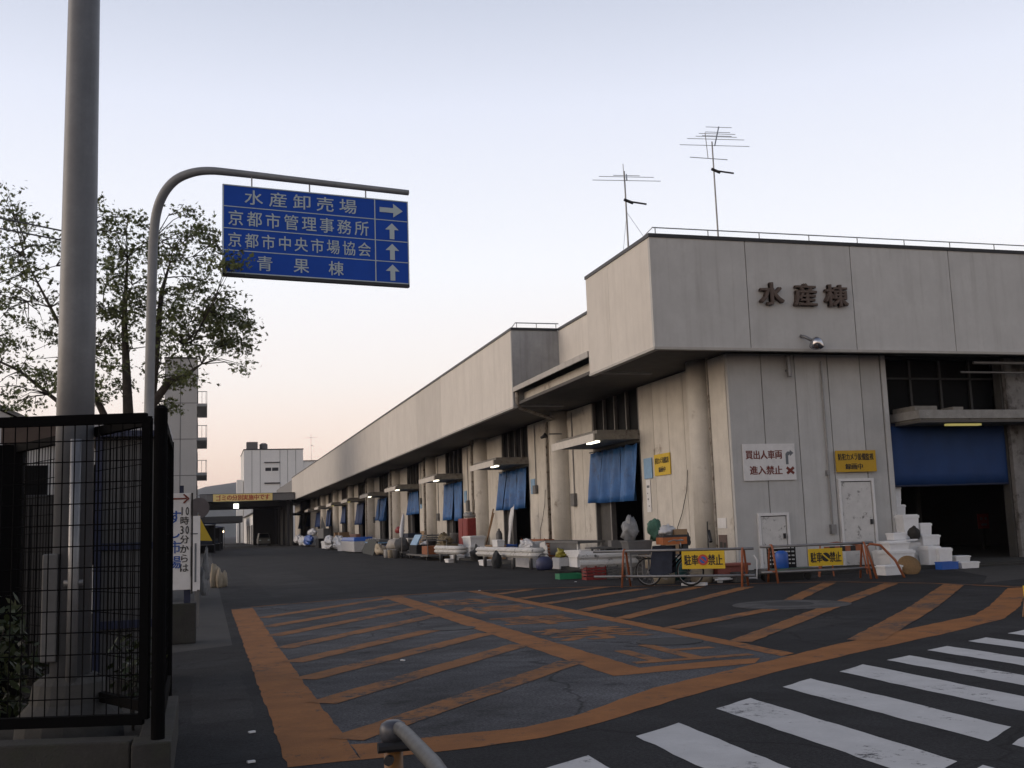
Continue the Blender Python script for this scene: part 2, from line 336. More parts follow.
manhole(3.62,15.95,.33,'round iron manhole cover by the left edge of the lettered orange box')
manhole(5.6,12.5,.42,'round iron manhole cover among the painted orange letters')
manhole(9.75,16.64,.42,'dark round manhole cover in a grey worn patch between orange hatches')
struct('worn_patch',M().lathe((9.7,16.5,0),[(1.0,.0),(1.0,.0068)],24),mat('worn grey patch',(.06,.059,.06),.9,var=.5,scale=3,dirt=((.022,.022,.024),1.8,.5)))

# ------------------------------------------------------------------ the market hall
H=root('market_hall',(13.7,25.85,0),'long grey concrete fish market hall with bronze roof letters and blue curtained docks','building')
def part(m,name,mt,par=H,**k): return m.out(name,mt,parent=par,**k)
P=12.8; NB=11
Y0=[32.8+P*k for k in range(NB)]; YE=176.0; FE=145.4
# right-hand front
m=M(); gx=[13.7,14.75,15.8,16.85,17.9,18.56]
for a,b in zip(gx,gx[1:]): m.box(a+.014,b-.014,25.85,25.97,.12,6.0)
m.box(18.585,18.74,25.83,26.12,.12,6.0)
part(m,'front_wall',WALL); m=M()
gx2=[22.95,24.2,25.5,26.8,28.1]
for a,b in zip(gx2,gx2[1:]): m.box(a+.014,b-.014,25.95,26.1,.1,6.0)
m.box(28.1,40,25.95,26.1,.1,6.0)
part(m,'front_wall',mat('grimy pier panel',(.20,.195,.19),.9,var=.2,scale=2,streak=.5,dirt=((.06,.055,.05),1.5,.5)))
part(M().box(13.84,18.6,25.975,26.05,.1,6),'wall_backing',DARK); part(M().box(22.96,40,26.103,26.2,.1,6),'wall_backing',DARK)
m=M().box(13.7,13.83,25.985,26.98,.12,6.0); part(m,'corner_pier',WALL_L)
part(M().box(13.66,18.62,25.80,26.0,.02,.118),'plinth',CONC_DK)
# left-hand long wall
seg=[(27.02,Y0[0])]+[(Y0[k]+4.5,Y0[k+1]) for k in range(NB-1)]+[(Y0[-1]+4.5,YE)]
for a,b in seg:
    m=M(); n=max(1,round((b-a)/1.22)); w=(b-a)/n
    for i in range(n): m.box(14.0,14.10,a+i*w+.012,a+(i+1)*w-.012,.12,6.0)
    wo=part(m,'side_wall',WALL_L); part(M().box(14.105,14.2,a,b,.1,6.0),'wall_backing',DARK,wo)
for k,y in enumerate(Y0): part(M().box(14.0,14.2,y,y+4.5,4.16,4.5),'door_lintel',CANOPY)
# shell that keeps the inside dark
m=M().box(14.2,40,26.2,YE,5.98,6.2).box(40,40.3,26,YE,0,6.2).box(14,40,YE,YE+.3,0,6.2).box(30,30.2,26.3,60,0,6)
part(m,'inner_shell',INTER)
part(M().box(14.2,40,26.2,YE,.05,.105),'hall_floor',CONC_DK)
# soffit, fascia, roof
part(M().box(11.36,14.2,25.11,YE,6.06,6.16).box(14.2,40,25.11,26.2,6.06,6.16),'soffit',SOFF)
m=M()
for a,b in zip([11.2,13.99,17.25,20.5,23.75,27,30.25,33.5,36.75],[13.99,17.25,20.5,23.75,27,30.25,33.5,36.75,40]): m.box(a+(.0 if a<12 else .013),b-.013,24.95,25.07,6.0,8.93)
part(m,'front_fascia',FASC)
part(M().box(11.3,40,25.075,25.13,6.02,8.9).box(11.325,11.36,25.1,29.8,6.02,8.9).box(11.325,11.36,38.2,FE,6.02,8.9),'fascia_backing',DARK)
m=M(); m.box(11.2,11.32,25.073,28.0-.008,6.0,8.93).box(11.2,11.32,28.008,29.83,6.0,8.93)
ys=[38.14+6.4*i for i in range(18)]
for a,b in zip(ys,ys[1:]):
    if a<FE-1: m.box(11.2,11.32,a+(.123 if a<39 else .008),min(b,FE)-.008,6.0,8.93)
m.box(13.09,13.2,29.84,38.13,6.8,8.93)
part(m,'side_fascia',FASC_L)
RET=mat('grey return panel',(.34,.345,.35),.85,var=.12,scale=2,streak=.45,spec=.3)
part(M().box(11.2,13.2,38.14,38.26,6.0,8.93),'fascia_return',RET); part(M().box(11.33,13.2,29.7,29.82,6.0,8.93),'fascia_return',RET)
part(M().box(11.24,13.2,FE,YE+2,6.0,8.7),'far_fascia',mat('far grey fascia',(.22,.22,.22),.85,var=.1))
part(M().box(11.17,40,24.92,25.16,8.932,9.03).box(11.17,11.4,25.16,29.86,8.932,9.03).box(13.05,13.25,29.86,38.1,8.932,9.03).box(11.17,13.05,38.1,38.3,8.932,9.03).box(11.17,11.4,38.3,FE,8.932,9.03),'coping',COPE)
part(M().box(11.18,40,24.93,25.10,5.93,5.998).box(11.18,11.35,25.10,29.83,5.93,5.998).box(11.18,11.35,38.14,FE,5.93,5.998),'fascia_lip',LIP)
part(M().box(11.45,40,25.2,29.9,8.7,8.85).box(13.3,40,29.9,38.2,8.7,8.85).box(11.45,40,38.3,YE,8.7,8.85),'roof',CONC_DK)
m=M().tube([(11.45,25.9,9.2),(11.42,25.2,9.27),(40,25.2,9.27)],.017,6)
for i in range(19): m.cyl((11.5+i*1.55,25.2,9.02),(11.5+i*1.55,25.2,9.27),.015,n=5)
m.tube([(11.45,39.4,9.1),(11.45,38.4,9.27),(13.2,38.4,9.27)],.022,6)
for x in (11.5,12.3,13.1): m.cyl((x,38.4,9.02),(x,38.4,9.27),.015,n=5)
part(m,'roof_rail',STEEL)
# lean-to eave in the recess
m=M()
for i in range(12):
    a=29.9+i*.685; m.box(11.18,11.24,a+.008,a+.677,6.54,6.72)
part(m,'eave_strip',LIP)
part(M().add([(11.24,29.9,6.70),(11.24,38.12,6.70),(13.09,38.12,6.95),(13.09,29.9,6.95),(11.24,29.9,6.62),(11.24,38.12,6.62),(13.09,38.12,6.87),(13.09,29.9,6.87)],[(0,1,2,3),(7,6,5,4),(0,3,7,4),(1,5,6,2),(0,4,5,1),(3,2,6,7)]),'lean_roof',COPE)
part(M().box(11.62,11.74,29.9,38.1,6.17,6.52),'eave_beam',WALL_L)
part(M().tube([(11.3,38.0,6.55),(11.3,38.0,6.15),(11.5,38.3,5.95),(13.4,40.3,5.75),(13.5,41.3,5.7),(13.5,41.35,.1)],.07,8),'drainpipe',PIPE,smooth=True)
# columns, drainpipes
for k in range(NB):
    y=27.75+P*k
    part(M().cyl((13.86,y,.1),(13.86,y,6.06),.43,n=20),'column',WALL_L,smooth=True)
    if k>1: part(M().cyl((13.5,y+.86,.1),(13.5,y+.86,6.05),.07,n=8).cyl((13.62,y+1.15,.1),(13.62,y+1.15,6.05),.035,n=6),'drainpipe',PIPE,smooth=True)
part(M().cyl((13.68,26.99,.1),(13.68,26.99,6.05),.035,n=6),'drainpipe',PIPE)
# meter boxes, cables and conduits that differ from bay to bay
for y,z,h in ((39.3,2.2,.5),(44.3,2.9,.35),(56.9,2.4,.6),(64.8,2.0,.45),(70.3,3.2,.4),(78.6,2.3,.6),(91,2.2,.5)):
    part(M().box(13.86,13.998,y,y+.42,z,z+h),'meter_box',GREYP,bevel=.01)
    part(M().tube([(13.97,y+.2,z+h),(13.97,y+.2,5.9)],.022,5),'conduit',STEEL)
for y in (29.2,43.2,55.6,68.6): part(M().tube([(13.96,y,3.0),(13.95,y+.1,2.4),(13.94,y+.5,1.7),(13.95,y+.9,1.3),(13.96,y+.95,.4)],.012,5),'loose_cable',DARK)
# windows and canopies over the docks
for k,y in enumerate(Y0):
    w=M().box(14.12,14.2,y,y+4.5,4.5,6.0); wo=part(w,'window',GLASS)
    f=M()
    for j in range(5): f.box(14.0,14.11,y+j*1.085,y+j*1.085+.08,4.5,6.0)
    f.box(14.02,14.1,y,y+4.5,4.5,4.58); part(f,'frame',FRAME,wo)
    c=M().box(12.38,13.998,y,y+4.4,4.26,4.46).box(12.5,13.998,y+.06,y+4.34,4.462,4.58); co=part(c,'canopy',CANOPY)
    part(M().box(12.33,12.378,y-.02,y+4.42,4.2,4.46),'canopy_face',CANOPY_F,co)
    if k<7: part(M().box(12.55,12.7,y+.35,y+1.25,4.19,4.245),'lamp',LAMP if k<5 else LAMPY,co)
    for q0,q1 in ((0,.09),(4.41,4.5),(2.9,3.02)): part(M().box(14.0,14.18,y+q0,y+q1,.1,4.15),'door_jamb',FRAME)
    part(M().box(14.15,14.19,y+3.02,y+4.4,.1,4.1),'door_leaf',mat('dark door leaf',(.05,.048,.045),.7,var=.3,scale=3) if k==0 else bpy.data.materials['dark door leaf'])
# big opening on the right
wo=part(M().box(18.8,22.9,26.5,26.56,4.35,6.0),'window',GLASS)
f=M()
for x in (19.95,21.0,22.05): f.box(x,x+.07,26.42,26.5,4.35,6.0)
f.box(18.8,22.9,26.4,26.5,4.3,4.36).box(18.8,22.9,26.42,26.5,5.4,5.45); part(f,'frame',mat('dark window bars',(.022,.022,.022),.6,var=.2),wo)
co=part(M().box(19.16,28.0,25.03,26.4,4.05,4.33).box(19.2,19.95,25.3,26.3,4.332,4.48).box(20.4,20.75,25.2,25.7,4.332,4.44),'canopy',CANOPY)
part(M().box(19.1,28.05,24.98,25.028,4.09,4.33).box(19.1,19.155,25.028,26.4,4.1,4.33),'canopy_face',mat('grey canopy face',(.27,.265,.25),.8,var=.2,scale=4),co)
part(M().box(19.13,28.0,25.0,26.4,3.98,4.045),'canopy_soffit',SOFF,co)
part(M().box(20.3,21.45,25.35,25.5,3.92,3.975),'lamp',LAMPY,co)
part(M().tube([(21.4,25.4,5.75),(30,25.4,5.75)],.045,6).tube([(21.1,25.6,5.5),(30,25.6,5.5)],.03,6),'ceiling_pipe',FRAME)
part(M().box(22.9,23.05,26.12,26.4,.1,6.0),'door_jamb',CONC)
# small and big chipped doors
def chipdoor(x0,x1,z0,z1,knob):
    d=part(M().box(x0+.1,x1-.1,25.80,25.848,z0,z1-.1),'door',WHITE_D)
    part(M().box(x0,x0+.075,25.77,25.848,z0,z1).box(x1-.075,x1,25.77,25.848,z0,z1).box(x0+.075,x1-.075,25.77,25.848,z1-.075,z1),'frame',WHITE,d)
    part(M().box(x0+.075,x0+.098,25.83,25.85,z0,z1-.08).box(x1-.098,x1-.075,25.83,25.85,z0,z1-.08).box(x0+.075,x1-.075,25.83,25.85,z1-.098,z1-.076),'gap',DARK,d)
    part(M().box(x1-.2,x1-.14,25.755,25.8,z0+knob,z0+knob+.14),'handle',COPE,d)
chipdoor(14.33,15.27,.12,1.62,.8); chipdoor(16.88,18.02,.12,2.5,1.1)
part(M().tube([(16.62,25.8,5.8),(16.62,25.8,1.15)],.028,6).box(16.54,16.7,25.74,25.848,1.0,1.25).box(16.54,16.63,25.76,25.848,2.6,2.74),'conduit',STEEL)
part(M().cyl((15.55,25.72,5.35),(15.55,25.72,5.95),.07,n=8).box(15.5,15.6,25.72,25.85,5.5,5.56),'speaker_tube',STEEL)
# bronze roof letters
for ch,x in zip('水産棟',(14.66,15.68,16.65)):
    part(M().text(ch,(x,24.875,7.48),(1,0,0),(0,0,1),.74,.66,.14,.035),'letter',BRONZE)
# floodlight on the fascia
fl=root('floodlight',(15.72,24.95,6.35),'round chrome floodlight on an arm at the fascia edge beside the bronze letters','floodlight')
part(M().tube([(15.5,24.93,6.35),(15.55,24.8,6.3),(15.72,24.66,6.16)],.045,8),'arm',STEEL,fl,smooth=True)
X=Matrix.Translation((15.78,24.62,6.06))@Matrix.Rotation(R(-25),4,'Y')@Matrix.Rotation(R(35),4,'X')
m=M().lathe((0,0,0),[(.05,.22),(.13,.16),(.19,.02),(.2,-.03),(.185,-.03),(.12,.05)],18); m.v=[X@p for p in m.v]; part(m,'reflector',CHROME,fl,smooth=True)
m=M().lathe((0,0,0),[(.06,.05),(.07,-.01),(.03,-.05)],12); m.v=[X@p for p in m.v]; part(m,'bulb',WHITE,fl,smooth=True)
def spot(y,label):
    s=root('spotlight',(13.4,y,5.0),label,'spotlight','horn lamps on the dock columns')
    part(M().tube([(13.5,y,5.05),(12.95,y,5.05)],.03,6),'arm',STEEL,s)
    m=M().lathe((0,0,0),[(.05,.24),(.07,.10),(.12,.0),(.10,.0),(.04,.1)],14); X=Matrix.Translation((12.85,y,5.0))@Matrix.Rotation(R(-115),4,'Y'); m.v=[X@p for p in m.v]
    part(m,'shade',COPE,s,smooth=True)
spot(39.4,'dark horn lamp on a bracket just left of the nearest canopy')

# signs fixed to the hall: each a thing of its own
def sign(name,label,x0,x1,y,z0,z1,mt,lines,group=None,cat='sign',th=.03):
    r=root(name,((x0+x1)/2,y,z0),label,cat,group)
    part(M().box(x0,x1,y-th,y,z0,z1),'plate',mt,r,bevel=.004)
    for s,c,w,h,ink,b in lines:
        part(M().text(s,(c[0],y-th-.003,c[1]),(1,0,0),(0,0,1),w,h,.004,b),'lettering',ink,r)
    return r
r=sign('no_entry_board','white board with dark red characters and a bent grey arrow on the grey wall',14.0,15.6,25.83,2.5,3.5,WHITE,
   [('買出人車両',(14.64,3.2),1.12,.25,REDINK,.03),('進入禁止',(14.68,2.78),1.0,.25,REDINK,.03)])
a=M(); yy=25.83-.034
def fl2(pts,z=yy,t=.004): return [(x,z,q) for x,q in pts]
for pl in ([(15.3,2.93),(15.38,2.93),(15.38,3.17),(15.3,3.22)],[(15.3,3.22),(15.38,3.17),(15.44,3.2),(15.44,3.28),(15.36,3.28)],[(15.44,3.15),(15.55,3.24),(15.44,3.33)]): a.poly(fl2(pl))
part(a,'arrow',GREYINK,r)
a=M().obb((15.42,yy,2.76),.27,.004,.075,ry=R(38)).obb((15.42,yy-.003,2.76),.27,.004,.075,ry=R(-38)); part(a,'cross',REDINK,r)
sign('camera_notice','amber camera notice above the tall chipped white door',16.83,18.12,25.765,2.68,3.28,YEL2,[('防犯カメラ設備監視',(17.47,3.1),1.14,.2,INK,.03),('録画中',(17.4,2.83),.58,.17,INK,.03)])
r=root('camera_notice',(13.94,31.0,2.95),'small yellow camera notice beside the nearest blue dock curtain','sign')
part(M().box(13.955,13.985,30.42,31.62,2.95,3.63),'plate',YELLOW,r)
part(M().text('防犯カメラ設備監視',(13.952,31.02,3.42),(0,-1,0),(0,0,1),1.05,.2,.004,.03).text('録画中',(13.952,31.02,3.13),(0,-1,0),(0,0,1),.55,.18,.004,.03),'lettering',INK,r)
m=M().box(13.96,13.99,31.85,32.5,2.9,3.57); m.out('blue_plate',LBLUE,tag=('plain pale blue plate between the yellow notice and the nearest curtain','plate','blue plates beside dock curtains'))
for k in (1,2,3):
    M().box(13.96,13.99,31.9+P*k,32.5+P*k,2.9,3.55).out('blue_plate',LBLUE,tag=('plain blue plate right of the %s blue dock curtain'%['','second','third','fourth'][k],'plate','blue plates beside dock curtains'))
r=root('paper_strip',(13.97,32.25,1.81),'tall white paper strip under the pale blue plate','notice')
part(M().box(13.975,13.99,32.08,32.42,1.81,2.87),'paper',WHITE,r)
part(M().box(13.972,13.976,32.15,32.36,2.6,2.68).box(13.972,13.976,32.28,32.34,2.4,2.44).box(13.972,13.976,32.25,32.33,2.2,2.26).box(13.972,13.976,32.2,32.27,1.98,2.03),'print',GREYINK,r)
M().box(13.68,13.7,26.39,26.88,1.25,1.53).out('paper_notice',WHITE,tag=('white paper notice on the corner pier above the dark poster','notice'))
r=root('poster',(13.69,26.65,.66),'small dark brown poster low on the corner pier','poster')
part(M().box(13.68,13.7,26.41,26.88,.66,1.07),'sheet',mat('poster paper',(.10,.06,.05),.6,var=.3,scale=9),r)
part(M().box(13.676,13.681,26.46,26.6,.70,.86).box(13.676,13.681,26.66,26.82,.72,.88),'print',INK,r)
def nopark(y,z,label):
    r=root('parking_roundel',(13.97,y,z-.3),label,'road sign','round signs on the dock wall')
    part(M().cyl((13.96,y,z),(13.985,y,z),.28,n=24),'disc',SIGNWHITE,r)
    part(M().cyl((13.953,y,z),(13.959,y,z),.22,n=24),'field',BLUEINK,r)
    part(M().obb((13.95,y,z),.005,.1,.46,rx=R(-35)),'bar',SIGNWHITE,r)
nopark(69.4,2.55,'blue and white round sign on the wall between the second and third curtains')
nopark(82,2.6,'farther blue and white round sign on the dock wall')

# ------------------------------------------------------------------ blue curtains
def curtain(y0,y1,z0,z1,x,mt,label,strips=3,seed=0):
    rnd=random.Random(seed); r=root('blue_curtain',(x,(y0+y1)/2,z0),label,'curtain','blue vinyl curtains in the dock doorways')
    w=(y1-y0)/strips; ph=rnd.uniform(0,6)
    for s in range(strips):
        m=M(); nu,nv=22,8; v=[];f=[]; off=rnd.uniform(-.03,.03); low=rnd.uniform(-.05,.05)
        for j in range(nv+1):
            t=j/nv
            for i in range(nu+1):
                u=i/nu; y=y0+s*w+u*(w-.03)
                a=.03+.11*t
                v.append((x-(.02+.13*t)+off*t+a*math.sin(y*5.2+ph+s)+.03*math.sin(y*11+ph+2*t)*(1+t),y-(.06*t*math.sin(ph+s)),z1+(z0+low-z1)*t-.06*(1-t)*abs(math.sin(u*PI*2))))
        for j in range(nv):
            for i in range(nu): f.append((j*(nu+1)+i,j*(nu+1)+i+1,(j+1)*(nu+1)+i+1,(j+1)*(nu+1)+i))
        o=m.add(v,f).out('strip',mt,parent=r,smooth=True)
        md=o.modifiers.new('thick','SOLIDIFY'); md.thickness=.006
    part(M().cyl((x,y0-.05,z1),(x,y1+.05,z1),.02,n=6),'rod',COPE,r)
nm=['nearest','second','third','fourth','fifth','sixth','seventh','eighth','ninth','tenth','last']
for k,y in enumerate(Y0):
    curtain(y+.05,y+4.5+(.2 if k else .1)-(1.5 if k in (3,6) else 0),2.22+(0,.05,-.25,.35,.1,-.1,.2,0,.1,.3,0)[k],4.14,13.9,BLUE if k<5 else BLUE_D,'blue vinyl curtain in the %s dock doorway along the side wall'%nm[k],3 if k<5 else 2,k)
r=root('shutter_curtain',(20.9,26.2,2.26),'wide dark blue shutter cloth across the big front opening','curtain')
v=[];f=[]; nu,nv=60,5
for j in range(nv+1):
    for i in range(nu+1):
        u=i/nu; x=18.82+u*4.1; z=4.02-(4.02-2.27)*j/nv+.012*math.sin(x*3)*(j/nv); v.append((x,26.15+.012*math.sin(x*9)+.02*math.sin(x*2.3)*j/nv,z))
for j in range(nv):
    for i in range(nu): f.append((j*(nu+1)+i,(j+1)*(nu+1)+i,(j+1)*(nu+1)+i+1,j*(nu+1)+i+1))
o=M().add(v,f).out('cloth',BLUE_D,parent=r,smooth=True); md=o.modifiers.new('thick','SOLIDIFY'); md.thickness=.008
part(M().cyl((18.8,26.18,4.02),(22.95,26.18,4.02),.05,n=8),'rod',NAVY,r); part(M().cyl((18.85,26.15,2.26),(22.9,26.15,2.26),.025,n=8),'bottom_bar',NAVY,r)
r=root('fire_plate',(26.78,32,.1),'small red plate with white marks inside the dark front opening','sign')
part(M().box(26.55,27.0,32.0,32.04,.85,1.37),'plate',RED,r); part(M().cyl((26.68,31.99,1.2),(26.68,32,1.2),.055,n=12).cyl((26.87,31.99,1.2),(26.87,32,1.2),.055,n=12).box(26.66,26.9,31.992,32,.95,1.03),'mark',GREYP,r)
part(M().box(26.72,26.83,32.04,32.14,.1,1.3),'post',DARK,r)
part(M().box(22.2,22.32,29.5,29.62,.1,6.0),'column',CONC_DK)

# ------------------------------------------------------------------ roof aerials
def aerial(x,y,z0,z1,label,els,boom,small):
    r=root('roof_aerial',(x,y,z0),label,'aerial','television aerials on the roofs')
    part(M().tube([(x,y,z0),(x-.02,y,z1)],[.035,.025],6),'mast',STEEL,r)
    B=Vector(boom[0]);E=Vector(boom[1]); m=M().tube([B,E],.022,5)
    part(m,'boom',STEEL,r)
    e=M()
    for t,l,dz in els:
        p=B.lerp(E,t); e.tube([(p.x-l/2,p.y+.02*l,p.z+dz-.015*l),(p.x+l/2,p.y-.02*l,p.z+dz+.015*l)],.0095,5)
    part(e,'element',STEEL,r)
    c=Vector(small); part(M().tube([c,c+Vector((.5,-.35,-.18))],.03,5).tube([c+Vector((-.1,0,.05)),c+Vector((.2,0,-.05))],.05,5),'small_boom',COPE,r)
    return r
r=aerial(12.75,30.0,9.0,12.55,'shorter roof aerial near the building corner with two wide elements',[(.0,2.25,-.02),(.55,1.85,0),(.8,.9,0)],((12.55,29.4,12.05),(13.1,30.7,12.7)),(12.76,29.95,11.55))
part(M().tube([(12.75,30,11.2),(11.9,28.6,9.0)],.006,4).tube([(12.75,30,11.2),(13.9,29.4,9.0)],.006,4).cyl((12.68,29.9,11.9),(12.66,29.9,12.75),.012,n=4),'guy_wire',STEEL,r)
r=aerial(15.9,30.0,9.0,13.75,'taller roof aerial with a long slanting boom of many elements',[(0,2.4,0),(.28,2.0,.03),(.38,1.45,.05),(.5,1.05,0),(.58,1.3,.02),(.7,.9,0),(.98,.95,0)],((15.55,29.2,13.3),(16.7,31.0,14.7)),(15.88,29.95,12.75))
part(M().tube([(15.65,29.9,13.15),(15.6,29.9,14.0)],.014,4).tube([(15,29.9,13.13),(16.35,29.9,13.13)],.012,4),'bracket',STEEL,r)

# ------------------------------------------------------------------ gantry road sign
u=Vector((.9907,.136,0)); n_=Vector((u.y,-u.x,0)); O=Vector((.17,12.02,0))
def g(s,z,d=0): p=O+u*s+n_*d; return (p.x,p.y,z)
G=root('gantry_sign',(-.62,12.42,0),'blue overhead direction sign with white characters hung from a curved grey pole','road sign')
G_arm=[(-.62,12.42,0),(-.61,12.40,2.5),(-.60,12.37,3.7),(-.588,12.345,4.5),(-.58,12.33,4.85),(-.55,12.28,5.15),(-.48,12.2,5.35),(-.36,12.13,5.5),(-.2,12.07,5.58),(0,12.03,5.615),(.3,12.06,5.62),g(1.0,5.60),g(2.22,5.585)]
def spline(pts,rs,k=5):
    pts=[Vector(p) for p in pts]; o=[];q=[]
    for i in range(len(pts)-1):
        a,b,c_,d=pts[max(i-1,0)],pts[i],pts[i+1],pts[min(i+2,len(pts)-1)]
        for j in range(k):
            t=j/k; o.append(.5*((2*b)+(c_-a)*t+(2*a-5*b+4*c_-d)*t*t+(3*b-a-3*c_+d)*t**3)); q.append(rs[i]+(rs[i+1]-rs[i])*t)
    return o+[pts[-1]],q+[rs[-1]]
part(M().tube(*spline(G_arm,[.055,.054,.053,.053,.053,.053,.053,.052,.05,.046,.042,.038,.034]),14),'pole',mat('gantry grey paint',(.23,.24,.25),.5,.1,var=.14,scale=6,streak=.25),G,smooth=True)
def quad(s0,s1,z0,z1,d0,d1): return [g(s0,z0,d1),g(s1,z0,d1),g(s1,z0,d0),g(s0,z0,d0),g(s0,z1,d1),g(s1,z1,d1),g(s1,z1,d0),g(s0,z1,d0)]
BX=[(0,1,2,3),(7,6,5,4),(4,5,1,0),(5,6,2,1),(6,7,3,2),(7,4,0,3)]
SZ0,SZ1=4.43,5.46
plate=part(M().add(quad(0,2.2,SZ0,SZ1,0,.03),BX),'plate',SIGNBLUE,G)
ln=M(); rows=[SZ1,SZ1-.255,SZ1-.51,SZ1-.765,SZ1-1.03]
for z in rows[1:4]: ln.add(quad(0,2.2,z-.005,z+.005,.03,.034),BX)
ln.add(quad(1.775,1.787,SZ0,SZ1,.03,.0345),BX)
for a in ((0,2.2,SZ1-.012,SZ1),(0,2.2,SZ0,SZ0+.012),(0,.012,SZ0,SZ1),(2.188,2.2,SZ0,SZ1)): ln.add(quad(*a,.03,.036),BX)
part(ln,'border',SIGNWHITE,plate)
t=M()
def row(s,zc,w,h,c=.89): t.text(s,g(c,zc,.034),u,(0,0,1),w,h,.004,.008,gap=.8 if len(s)==5 else .86)
row('水産卸売場',rows[0]-.13,1.38,.185,.9); row('京都市管理事務所',rows[1]-.13,1.68,.19,.88); row('京都市中央市場協会',rows[2]-.13,1.7,.18,.89)
for ch,s in zip('青果棟',(.47,.89,1.3)): t.text(ch,g(s,rows[3]-.13,.034),u,(0,0,1),.19,.185,.004,.008)
part(t,'lettering',SIGNWHITE,plate)
ar=M()
def tri(cx,cz,rot):
    for pl in ([(-.15,-.03),(.02,-.03),(.02,.03),(-.15,.03)],[(.02,-.085),(.14,0),(.02,.085)]):
        pts=[]
        for x,z in pl:
            X_,Z_=(x,z) if not rot else (-z,x*.68)
            pts.append(g(cx+X_,cz+Z_,.037))
        ar.poly(pts)
tri(1.99,rows[0]-.13,0)
for i in (1,2,3): tri(1.99,rows[i]-.13,1)
part(ar,'arrow',SIGNWHITE,plate)
part(M().add(quad(0,2.2,SZ0-.035,SZ0-.002,-.03,.035),BX),'bottom_rail',COPE,G)
part(M().cyl(g(.33,SZ1),g(.33,5.62),.009,n=5).cyl(g(1.0,SZ1),g(1.0,5.6),.009,n=5).cyl(g(1.68,SZ1),g(1.68,5.6),.009,n=5),'hanger',STEEL,G)

# ------------------------------------------------------------------ foreground: pole, plinth, fences, rail
r=root('utility_pole',(-.83,8.0,.2),'tall tapering grey steel pole in a concrete collar behind the black fence','pole')
part(M().tube([(-.885,8.0,.2),(-.885,8.0,3),(-.885,8.0,6),(-.885,8.0,12)],[.132,.125,.108,.085],32),'shaft',POLEM,r,smooth=True)
part(M().tube([(-.86,7.835,.3),(-.86,7.835,2.2)],.036,12).box(-.92,-.80,7.83,7.87,1.2,1.24),'conduit',STEEL,r,smooth=True)
part(M().box(-1.06,-.96,7.86,8.02,.7,1.42),'junction_box',GREYP,r,bevel=.01)
part(M().lathe((-.885,8.02,0),[(.36,.1),(.34,.33),(.26,.42),(.24,.55),(.17,.6)],16),'collar',CONC,r)
fd=Vector((-.962,.273,0)); C0=Vector((-.27,6.97,0))
def fp(s,z,d=0): p=C0+fd*s; q=Vector((fd.y,-fd.x,0))*-d; return (p.x+q.x,p.y+q.y,z)
def wall_strip(a,b,th,z0,z1): # solid strip along a->b, thickness to the left
    d=(Vector(b)-Vector(a)).normalized(); n=Vector((-d.y,d.x))
    a=Vector(a);b=Vector(b); return M().prism([tuple(a),tuple(b),tuple(b+n*th),tuple(a+n*th)],z0,z1)
r=root('plinth_wall',(-.19,7.06,0),'low mossy concrete plinth wall under the black fence','wall')
m=wall_strip((-.43,6.99),(-4.5,8.15),-.2,0,.295); m2=M()
for i in range(len(m.v)): pass
part(m,'front_kerb',CONC_DK,r,bevel=.012)
part(M().prism([(-.415,6.86),(-.19,6.86),(-.19,7.1),(-.415,7.1)],0,.30),'corner_block',CONC_DK,r,bevel=.012)
part(M().box(-.39,-.19,7.105,8.8,0,.297),'side_kerb',CONC_DK,r,bevel=.012)
struct('planting_soil',M().poly([(-.4,7.1,.12),(-.4,9.6,.12),(-6,12,.12),(-6,8.7,.12)]),SOIL)
def mesh_fence(a,b,z0,z1,dx,dz,wr=.0038,rail=.033):
    a=Vector(a);b=Vector(b);L=(b-a).length; n=int(L/dx); m=M()
    for i in range(1,n): p=a.lerp(b,i/n); m.cyl((p.x,p.y,z0),(p.x,p.y,z1),wr,n=4)
    k=int((z1-z0)/dz)
    for j in range(1,k): z=z0+(z1-z0)*j/k; m.cyl((a.x,a.y,z),(b.x,b.y,z),wr,n=4)
    rl=[]
    for z in (z0,z1): 
        d=(b-a).normalized(); c=(a+b)/2; rl.append(M()); rl[-1].obb((c.x,c.y,z),L,rail*1.6,rail*1.9,rz=math.atan2(d.y,d.x))
    return m,rl
FT=2.255; FB=.42
r=root('mesh_fence',(-.27,6.97,.3),'black wire mesh fence on the plinth in front of the grey pole','fence')
a=fp(.09,0); b=fp(4.2,0); mm,rl=mesh_fence(a[:2],b[:2],FB,FT,.0745,.131); part(mm,'mesh_panel',BLACK,r); [part(q,'rail',BLACK,r) for q in rl]
part(M().cyl((-.27,6.97,.3),(-.27,6.97,2.31),.041,n=14).lathe((-.27,6.97,2.31),[(.042,0),(.03,.015),(.012,.024)],12),'post',BLACK,r)
p=fp(.085,0); part(M().obb((p[0],p[1],(FB+FT)/2),.055,.05,FT-FB,rz=R(-16)),'post',BLACK,r)
p=fp(2.1,0); part(M().cyl((p[0],p[1],.3),(p[0],p[1],2.3),.033,n=12),'post',BLACK,r)
r=root('mesh_fence',(-.27,8.85,.3),'black mesh fence running back from the corner post, seen edge on','fence')
mm,rl=mesh_fence((-.265,7.03),(-.275,8.8),FB,FT-.03,.0745,.131); part(mm,'mesh_panel',BLACK,r); [part(q,'rail',BLACK,r) for q in rl]
part(M().cyl((-.272,8.85,.28),(-.272,8.85,2.26),.03,n=10),'post',BLACK,r)
r=root('mesh_fence',(-1.53,9.5,.15),'black mesh fence slanting back behind the grey pole','fence')
mm,rl=mesh_fence((-.36,7.3),(-2.6,11.6),.45,2.27,.06,.131,.003); part(mm,'mesh_panel',BLACK,r); [part(q,'rail',BLACK,r) for q in rl]
part(M().box(-1.62,-1.44,9.42,9.56,.1,2.3),'post',BLACK,r)
